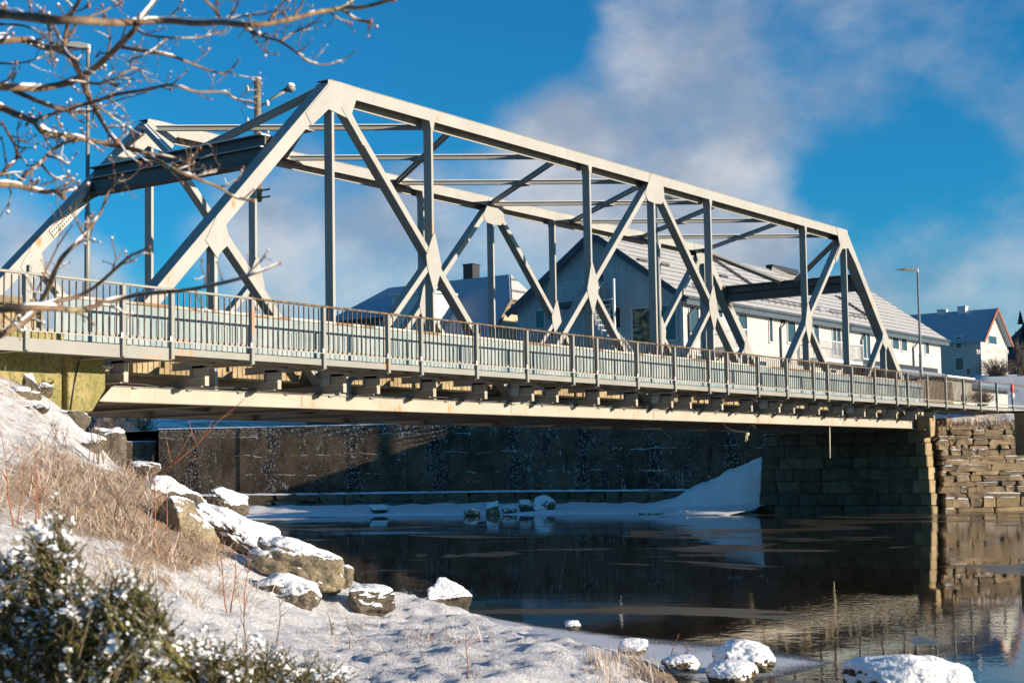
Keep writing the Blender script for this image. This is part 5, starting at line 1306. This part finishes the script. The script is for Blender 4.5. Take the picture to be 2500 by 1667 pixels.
for _ in range(9000):
    u_, v_ = rg.uniform(-9, 3), rg.uniform(9, 29)
    if rg.random() > .6 + .4 * v_ / 29: continue
    q = xy(u_, v_); z = float(ground_uv(u_, v_)[0]); s_ = seen((q[0], q[1], z))
    if -60 < s_[0] < 1800 and 850 < s_[1] < 1720 and z > WATER + .05:
        dn = grass_density(s_[0], s_[1])
        if rg.random() < dn: cand.append((q[0], q[1]))
rg.shuffle(cand); cand = [c for c in cand if mnoise.noise(Vector((c[0] * .9, c[1] * .9, 7))) > -.06][:640]; head = {c: (rg.uniform(0, 6.28), rg.uniform(.5, 1.25), rg.uniform(.06, .22)) for c in cand}
def tuft(r):
    c = r.choice(cand); a, hs, sp = head[c]; x = c[0] + r.gauss(0, sp); y = c[1] + r.gauss(0, sp)
    return Vector((x, y, ground(x, y) - .01)), hs, a
o = stuff(link('dry_grass', blade_mesh(6800, tuft, 15, .16, .52, 1.15, .0020, .0046))); o['label'] = 'arching dry grass stems over the near bank'
o = stuff(link('dry_grass', blade_mesh(7000, tuft, 11, .16, .50, 1.6, .0022, .0050))); o['label'] = 'frosted dry grass matted on the near bank'
c2 = []
for _ in range(2600):
    px, py = rg.uniform(1440, 1760), rg.uniform(1600, 1700); p = hit_ground(px, py, 9, 22)
    if p.z > WATER + .02: c2.append((p.x, p.y))
    if len(c2) > 60: break
def tuft2(r):
    x, y = r.choice(c2); x += r.gauss(0, .07); y += r.gauss(0, .07); return Vector((x, y, ground(x, y) - .01)), 1.0
c3 = []
for _ in range(1500):
    px, py = rg.uniform(350, 1560), rg.uniform(1430, 1680); p = hit_ground(px, py, 9, 26)
    if p.z > WATER + .04: c3.append((p.x, p.y))
def tuft3(r):
    x, y = r.choice(c3); x += r.gauss(0, .03); y += r.gauss(0, .03); return Vector((x, y, ground(x, y) - .01)), 1.0
o = stuff(link('dry_grass', blade_mesh(3600, tuft3, 14, .015, .09, 1.2, .0015, .0035))); o['label'] = 'thin grass stubble poking through the beach snow'
if c2: o = stuff(link('dry_grass', blade_mesh(1100, tuft2, 12, .06, .22, .55, .0016, .003))); o['label'] = 'short tufts of dry grass at the water edge'

def stem_plant(name, label, px, py, n, h, spread, m, seed, d0=8, side=.35, rad=.006, lean=(0, 0)):
    r = random.Random(seed); p = hit_ground(px, py, d0, 34); root = thing(name, label, 'plant', (p.x, p.y, p.z - .02), 0, 'leafless stems on the bank')
    rt = Vector((_r[0], _r[1], 0)); fw = Vector((_f[0], _f[1], 0))
    for k in range(n):
        b = MB(); a = r.uniform(-spread, spread) + lean[0]; e = r.uniform(-spread, spread) * .6; hh = h * r.uniform(.65, 1.05); base = rt * r.uniform(-.18, .18) * (n > 1) + fw * r.uniform(-.15, .15) * (n > 1)
        pts = []; ph = r.uniform(0, 6)
        for i in range(7):
            t_ = i / 6; pts.append(base + (rt * a + fw * e) * hh * (t_ + .25 * t_ * t_) + Vector((0, 0, hh * t_)) + rt * .012 * math.sin(ph + t_ * 7))
        b.tube(pts, [rad * (1 - .75 * i / 6) for i in range(7)], 5)
        for q in range(int(side * 8)):
            i = r.randrange(2, 6); s_ = r.choice((-1, 1)); tip = pts[i] + rt * s_ * hh * r.uniform(.05, .14) + Vector((0, 0, hh * r.uniform(.08, .22))); b.tube([pts[i], (pts[i] + tip) / 2 + rt * s_ * .012, tip], [rad * .5, rad * .4, rad * .2], 4)
        b.build('stem', m, root, True)
    return root
PL = [('fan of thin brown shoots left of the fallen blocks', 235, 1130, 7, .95, .22, 'twig_brown'), ('tall brown shoots in front of the dark sloping stone', 330, 1140, 8, 1.0, .14, 'twig_brown'),
      ('red shoots rising before the river wall', 415, 1190, 9, 1.1, .42, 'twig_red'), ('single thick red shoot above the tan boulder', 385, 1330, 2, 1.15, .06, 'twig_red'), ('red shoots among grass at left', 60, 1290, 4, 1.0, .12, 'twig_red'),
      ('crossed bent shoots beside the round grey boulder', 560, 1500, 3, .95, .5, 'twig_red'), ('loose shoots over the matted grass', 300, 1300, 7, .75, .5, 'twig_brown'), ('twiggy shoots by the tan boulder', 470, 1240, 7, .75, .4, 'twig_brown'),
      ('tall pair of seed stalks standing in smooth snow', 640, 1610, 2, .62, .08, 'twig_brown'), ('thin stalk with pale seed head on the beach', 1140, 1665, 1, .62, .04, 'twig_red'), ('slanting stalk at the ice edge', 1660, 1660, 2, .62, .25, 'twig_red'),
      ('low scrubby stalks below the abutment', 130, 1100, 6, .6, .35, 'twig_brown'), ('faint shoots on the snow beyond the juniper', 830, 1560, 3, .3, .3, 'twig_brown')]
for i, (lab, px, py, n_, h, sp, m) in enumerate(PL):
    stem_plant('bare_shoots', lab, px, py, n_, h, sp, m, 60 + i, side=.5 if n_ > 2 else .25, rad=.011 if 'thick' in lab or 'river wall' in lab else .0085)
# long red shoot leaning up over the river wall
b = MB(); pts = [at(*q) for q in ((372, 1165, 25.6), (420, 1135, 25.5), (480, 1085, 25.4), (540, 1020, 25.2), (580, 990, 25.1), (606, 963, 25))]
b.tube(pts, [.016, .014, .012, .009, .006, .003], 6)
for i, (dx, dy) in ((1, (50, -85)), (1, (70, -20)), (2, (40, -60)), (2, (-20, -60)), (3, (30, -15)), (1, (-15, -70))):
    q = seen(pts[i]); b.tube([pts[i], at(q[0] + dx * .5, q[1] + dy * .45, 25.3), at(q[0] + dx, q[1] + dy, 25.2)], [.008, .006, .003], 5)
tag(b.build('leaning_branch', 'twig_red', None, True), 'long red brown branch leaning out over the river wall', 'branch')

# juniper -----------------------------------------------------------
def juniper(label, px0, px1, top_fn, d, seed, n, ybase=1760, dens=1.0):
    """bush of upright sprays of scale leaves with snow lodged on them"""
    r = random.Random(seed); fv = []; ffc = []; tn = []; sb = MB(); br = MB()
    c = at((px0 + px1) / 2, ybase, d); root = thing('juniper_bush', label, 'bush', (c.x, c.y, c.z))
    rt = Vector((_r[0], _r[1], 0)); fw = Vector((_f[0], _f[1], 0)); up = Vector((0, 0, 1)); inv = -Vector(root.location)
    for k in range(n):
        px = r.uniform(px0, px1); t_ = r.random() ** .8; py = top_fn(px) + (ybase - top_fn(px)) * (1 - t_) * .95 + 8; dd = d + r.uniform(-.55, .55) + (ybase - py) * .0008
        p = at(px, py, dd)
        dirn = (up * r.uniform(.35, 1.0) + rt * r.gauss(0, .55) + fw * r.gauss(-.25, .5)).normalized(); L = r.uniform(.10, .26)
        e = p + dirn * L * .5; s0 = p - dirn * L * .6
        br.tube([s0, p, e], [.004, .003, .0015], 4, False)
        x = dirn.orthogonal().normalized(); y = dirn.cross(x); base_t = r.random() * .65
        for q in range(int(105 * dens)):
            f = r.random(); a = r.uniform(0, 2 * math.pi); o_ = s0.lerp(e, f); out_ = (x * math.cos(a) + y * math.sin(a)); ll = r.uniform(.012, .032) * (1.15 - .6 * f)
            tip = o_ + (out_ * .75 + dirn * .85).normalized() * ll; w_ = out_.cross(dirn).normalized() * ll * .15
            kk = len(fv); fv += [tuple(o_ - w_ + inv), tuple(o_ + w_ + inv), tuple(tip + inv)]; ffc.append((kk, kk + 1, kk + 2)); tv = min(1, max(0, base_t + r.uniform(-.2, .35))); tn += [tv] * 3
        if r.random() < .22:
            for q in range(int(26 * dens)):
                f = r.uniform(.25, 1.08); a = r.uniform(0, 2 * math.pi); o_ = s0.lerp(e, f) + (x * math.cos(a) + y * math.sin(a)) * r.uniform(.002, .016) + up * r.uniform(0, .012); ll = r.uniform(.006, .015)
                v1 = Vector((r.gauss(0, 1), r.gauss(0, 1), r.gauss(0, .4))).normalized() * ll; v2 = v1.cross(up + Vector((r.gauss(0, .4), r.gauss(0, .4), 0))).normalized() * ll * .8
                sb.add([o_ - v1 + inv, o_ - v2 + inv, o_ + v1 + inv, o_ + v2 + up * ll * .5 + inv], [(0, 1, 2, 3)])
        if r.random() < .11:
            sz = r.uniform(.010, .024); q = p.lerp(e, r.uniform(.2, 1)) + up * .006
            for _ in range(5): sb.ball(q + inv + (e - s0) * r.uniform(-.22, .22) + Vector((r.gauss(0, .006), r.gauss(0, .006), 0)), (sz * r.uniform(.5, 1.2), sz * r.uniform(.5, 1.2), sz * .5), 6, 4, .3)
    me = bpy.data.meshes.new('foliage'); me.from_pydata(fv, [], ffc); me.materials.append(MAT['juniper']); attr(me, 'tint', tn); link('foliage', me, root)
    o = br.build('twigs', 'twig_brown', root); o.location = inv; stuff(o)
    stuff(sb.build('snow', 'snow', root, False))
    b = MB()
    for k in range(7):
        px = px0 + (px1 - px0) * (k + .5) / 7; p = at(px, top_fn(px) + 60, d); b.tube([Vector((r.uniform(-.1, .1), r.uniform(-.1, .1), 0)), (p + inv) * .5 + Vector((0, 0, -.05)), p + inv], [.02, .012, .004], 5)
    b.build('trunk', 'bark', root)
def lerpf(pts):
    def f(x):
        for (a, b_), (c, d_) in zip(pts[:-1], pts[1:]):
            if a <= x <= c: return b_ + (d_ - b_) * (x - a) / (c - a)
        return pts[0][1] if x < pts[0][0] else pts[-1][1]
    return f
juniper('tall snow flecked juniper filling the lower left corner', -60, 215, lerpf([(-60, 1410), (0, 1395), (60, 1370), (100, 1320), (135, 1262), (165, 1330), (190, 1380), (215, 1470)]), 5.6, 1, 780)
juniper('juniper with white tufted tips beside the tall one', 150, 400, lerpf([(150, 1470), (220, 1450), (300, 1425), (340, 1418), (380, 1460), (400, 1545)]), 5.3, 2, 560)
juniper('sprawling juniper along the bottom edge of the snow', 330, 620, lerpf([(330, 1520), (400, 1560), (470, 1590), (540, 1585), (620, 1625)]), 6.2, 3, 420)
juniper('low snow smothered juniper tips in the middle foreground', 560, 840, lerpf([(560, 1600), (640, 1592), (720, 1612), (840, 1645)]), 7.0, 4, 230, 1740, .8)

# bare tree -----------------------------------------------------------
LIMBS = [ # depth, start radius px, end radius px, points
 (4.6, 12, 4.0, [(-260, 60), (-100, 30), (0, 34), (61, 41), (131, 49), (204, 51), (265, 55), (327, 55), (408, 51), (480, 57), (541, 55), (602, 61), (664, 57), (725, 43), (786, 28), (847, 20), (888, 18), (960, -2)]),
 (5.2, 9, 4.5, [(-260, 160), (-80, 105), (0, 100), (61, 98), (102, 114), (143, 122), (173, 137), (184, 155), (196, 184), (204, 208), (220, 245), (235, 271), (255, 306), (270, 330), (286, 347)]),
 (5.0, 10, 4.5, [(-260, 270), (-90, 215), (0, 212), (82, 216), (143, 208), (196, 190), (245, 155), (286, 116), (327, 75), (347, 41), (384, -10), (400, -60)]),
 (5.6, 5, 3.5, [(157, 110), (163, 71), (175, 35), (194, 0), (215, -50)]),
 (5.4, 10, 2.6, [(-260, 330), (-80, 255), (0, 263), (41, 280), (82, 296), (102, 318), (122, 326), (184, 336), (224, 344), (286, 357), (347, 371), (388, 395), (429, 416), (480, 436), (536, 458), (574, 482), (618, 490)]),
 (5.15, 5.5, 2.0, [(35, 222), (102, 251), (155, 267), (190, 258), (224, 251), (286, 231), (357, 220), (418, 208), (480, 224), (551, 225), (572, 241), (621, 251)]),
 (5.45, 4, 3, [(86, 294), (143, 273), (204, 255), (235, 246)]),
 (5.05, 4.5, 1.5, [(290, 114), (357, 126), (418, 137), (480, 160), (541, 180), (568, 165), (584, 145)]),
 (4.65, 4.5, 1.0, [(594, 62), (610, 76), (643, 90), (684, 102), (725, 129), (755, 151), (796, 158), (837, 147), (868, 124)]),
 (4.65, 3, 1.2, [(684, 102), (715, 82), (760, 60), (790, 34)]),
 (4.7, 3, 3.2, [(840, 26), (870, 48), (905, 54)]),
 (5.0, 9, 4, [(-260, 520), (-100, 470), (0, 451), (41, 453), (71, 461), (112, 469), (133, 467), (155, 482)]),
 (5.2, 5, 3.5, [(41, 451), (71, 418), (98, 398), (122, 373), (155, 351), (184, 342)]),
 (5.1, 6.5, 2.5, [(-200, 480), (-60, 440), (0, 426), (20, 406), (41, 385), (37, 357), (20, 326), (5, 300)]),
 (5.2, 3, 1.3, [(98, 398), (133, 434), (163, 432), (194, 451)]),
 (5.2, 3, 1.3, [(115, 380), (145, 388), (165, 400), (178, 385), (190, 372)]),
 (5.2, 8.5, 2.0, [(-240, 900), (-90, 850), (0, 818), (70, 778), (116, 708), (135, 660), (154, 627), (190, 590), (214, 562), (247, 516), (265, 469), (298, 428)]),
 (4.9, 10, 2.2, [(-260, 800), (-90, 757), (0, 755), (105, 750), (193, 757), (263, 736), (351, 718), (456, 708), (561, 687), (620, 668), (684, 643)]),
 (5.3, 7.5, 2.0, [(-200, 870), (0, 820), (105, 746), (210, 715), (309, 632), (335, 618), (365, 603)]),
 (5.5, 2.5, 1.2, [(60, 780), (122, 640), (155, 580), (178, 548)]),
 (4.8, 4.5, 2, [(540, 52), (525, 25), (505, 5), (480, -20)]), (4.8, 3, 1.5, [(545, 52), (570, 30), (585, 0)]), (4.8, 2.6, 1.4, [(560, 48), (600, 38), (640, 36), (662, 28)]),
 (5.0, 3, 1.4, [(330, 70), (360, 86), (410, 92), (480, 92), (520, 84), (545, 78)]), (5.0, 2.6, 1.2, [(410, 92), (380, 118), (345, 138), (322, 145), (320, 165), (340, 170), (358, 196)]),
 (5.1, 3.6, 1.4, [(205, 200), (240, 205), (275, 196), (320, 170), (345, 176), (362, 200)]), (5.1, 2.6, 1.2, [(265, 200), (285, 212), (300, 195)]),
 (5.3, 2.6, 1.2, [(225, 250), (260, 275), (285, 285), (315, 285)]), (5.3, 2.2, 1.1, [(260, 240), (295, 262), (310, 280)]), (5.3, 2.8, 1.2, [(155, 270), (190, 278), (235, 268), (290, 244), (360, 226)]),
 (4.9, 3, 1.2, [(130, 60), (150, 100), (165, 130), (190, 145), (205, 120)]), (5.0, 3, 1.3, [(0, 60), (50, 62), (90, 75), (110, 88), (125, 88)]), (5.2, 2.6, 1.1, [(0, 155), (45, 155), (95, 143), (118, 133), (122, 148)]),
 (5.4, 3.2, 1.3, [(345, 372), (390, 378), (430, 386), (470, 392)]), (5.4, 2.2, 1.0, [(475, 432), (505, 424), (530, 418), (536, 402)]), (5.3, 2, 1, [(430, 416), (460, 405), (475, 395)]),
]
tree = thing('bare_tree', 'leafless snow dusted tree reaching in over the river at upper left', 'tree', tuple(at(-330, 1500, 5.4)))
tinv = -Vector(tree.location); rt_ = random.Random(21)
tb = MB(); trunk_pts = [at(-330, 1560, 5.4), at(-335, 1200, 5.4), at(-300, 850, 5.35), at(-290, 500, 5.3), at(-270, 250, 5.2), at(-265, 0, 5.15), at(-240, -300, 5.1)]
tb.tube([p + tinv for p in trunk_pts], [.10, .09, .08, .065, .05, .04, .03], 12); tb.build('trunk', 'bark', tree, True)
snow_b = MB(); twig_b = MB(); bud_b = MB()
def smooth_pts(pts, n=4):
    out_ = []
    P_ = [pts[0]] + pts + [pts[-1]]
    for i in range(1, len(P_) - 2):
        for k in range(n):
            t_ = k / n; a, b_, c, d_ = P_[i - 1], P_[i], P_[i + 1], P_[i + 2]
            out_.append(.5 * ((2 * b_) + (c - a) * t_ + (2 * a - 5 * b_ + 4 * c - d_) * t_ * t_ + (3 * b_ - a - 3 * c + d_) * t_ ** 3))
    out_.append(pts[-1]); return out_
def snow_on(pts, rads, thick=.9, pr=.75):
    """strip of snow lying on the upper side of a branch"""
    run = []; rr_ = []
    def flush():
        if len(run) >= 3:
            rr2 = list(rr_); rr2[0] *= .3; rr2[-1] *= .3; snow_b.tube(run, rr2, 7)
    for i, (p, r) in enumerate(zip(pts, rads)):
        d = (pts[min(i + 1, len(pts) - 1)] - pts[max(0, i - 1)]); d.normalize()
        ok = abs(d.z) < .8 and mnoise.noise(p * 9.0) > -.08 and rt_.random() < .99
        if ok: run.append(p + Vector((0, 0, r * (.68 + .25 * mnoise.noise(p * 30))))); rr_.append(r * thick * (.86 + .35 * mnoise.noise(p * 22)))
        else: flush(); run = []; rr_ = []
    flush()
def twig(p, d, L, r, lvl):
    n = 5; pts = [p]; q = p.copy(); dd = d.copy(); rads = [r]
    for i in range(n):
        dd = (dd + Vector((rt_.gauss(0, .2), rt_.gauss(0, .2), rt_.gauss(.05, .2)))).normalized(); q = q + dd * (L / n); pts.append(q.copy()); rads.append(r * (1 - .55 * (i + 1) / n))
    twig_b.tube([x + tinv for x in pts], rads, 5)
    if L > .05: snow_on(pts, rads, 1.0)
    e = pts[-1]; bud_b.ball(e + tinv, (r * 1.2, r * 1.2, r * 1.8), 6, 4, .15)
    if rt_.random() < .45: snow_b.ball(e + Vector((0, 0, r * .9)), (r * 1.5, r * 1.5, r * 1.1), 6, 4, .2)
    if lvl > 0:
        for i in range(1, n):
            if rt_.random() < .45:
                a = rt_.uniform(-1, 1); s_ = (dd + Vector((rt_.gauss(0, .7), rt_.gauss(0, .7), rt_.gauss(.1, .7)))).normalized(); twig(pts[i], s_, L * rt_.uniform(.25, .5), r * .6, lvl - 1)
for dep, r0, r1, pts in LIMBS:
    w3 = [at(x, y, dep + .25 * math.sin(i * .9 + dep * 7) * min(1, i / 3)) for i, (x, y) in enumerate(pts)]
    sp = smooth_pts(w3, 5); n = len(sp); rads = []
    for i, p in enumerate(sp):
        t_ = i / (n - 1); kn = 1 + .18 * max(0, mnoise.noise(p * 14)) + .10 * mnoise.noise(p * 40); rads.append((r0 + (r1 - r0) * t_ ** .8) * dep / F_PX * 1.12 * kn)
    b = MB(); b.tube([p + tinv for p in sp], rads, 9); b.build('branch', 'bark', tree, True)
    snow_on(sp, rads)
    for i in range(3, n - 1):
        if rt_.random() < .27 and sp[i].length > 0:
            if seen(sp[i])[0] < -40: continue
            d = (sp[i + 1] - sp[i - 1]).normalized(); s_ = (d * .8 + Vector((rt_.gauss(0, .6), rt_.gauss(0, .6), rt_.gauss(.15, .75)))).normalized()
            twig(sp[i], s_, rt_.uniform(.03, .16), min(rads[i] * .6, .0042), 1)
    bud_b.ball(sp[-1] + tinv, rads[-1] * 1.6, 6, 5, .2)
snow_b.v = [tuple(Vector(v) + tinv) for v in snow_b.v]
stuff(snow_b.build('snow', 'snow', tree, True)); stuff(twig_b.build('twigs', 'bark', tree, True)); stuff(bud_b.build('buds', 'twig_red', tree, True))

# shrubs by the far houses
def shrub(label, px, py, d, wpx, hpx, seed, m='twig_brown', n=170, name='bare_shrub', cat='shrub'):
    r = random.Random(seed); p = at(px, py, d); root = thing(name, label, cat, (p.x, p.y, p.z)); k_ = d / F_PX; rt = Vector((_r[0], _r[1], 0)); fw = Vector((_f[0], _f[1], 0)); b = MB()
    for i in range(n):
        a = r.gauss(0, .55); h = hpx * k_ * r.uniform(.4, 1.0); e = r.gauss(0, .4); base = rt * r.gauss(0, wpx * .10 * k_)
        pts = [base + (rt * a * wpx * .5 * k_ + fw * e * wpx * .4 * k_) * (t_ ** 1.3) + Vector((0, 0, h * t_ * (1 - .25 * abs(a) * t_))) + rt * r.gauss(0, .03) for t_ in (0, .35, .7, 1)]
        b.tube(pts, [.03 * d / 150, .025 * d / 150, .018 * d / 150, .008 * d / 150], 4, False)
        for _ in range(3): q = pts[2] + (pts[3] - pts[2]) * r.random(); b.tube([q, q + rt * r.gauss(0, .25) + fw * r.gauss(0, .2) + Vector((0, 0, r.uniform(.0, .4)))], [.014 * d / 150, .006 * d / 150], 4, False)
    b.build('stems', m, root); return root
shrub('brown leafless shrub before the white house gable', 2432, 922, 141, 100, 52, 1)
shrub('dark slender tree right of the white house', 2492, 930, 140, 60, 110, 2, n=60)
shrub('bare bush at the foot of the riverside block', 350, 1062, 96, 60, 60, 3, n=60)
shrub('second bare bush under the bridge', 270, 1066, 90, 60, 50, 4, n=60)
shrub('heap of cut brushwood behind the railing end', 2400, 990, 84, 60, 36, 5, n=120)
# dead weeds hanging on the far abutment
def sampler(r):
    s_ = r.uniform(0, 5.5); p = wa + wd_ * s_ - wn * r.uniform(.2, 1.6); return Vector((p.x, p.y, -.55 + r.uniform(0, .45))), 1.0
o = stuff(link('dry_grass', blade_mesh(1800, sampler, 33, .2, .6, .8, .008, .016))); o['label'] = 'dead weeds on the bank above the wing wall'
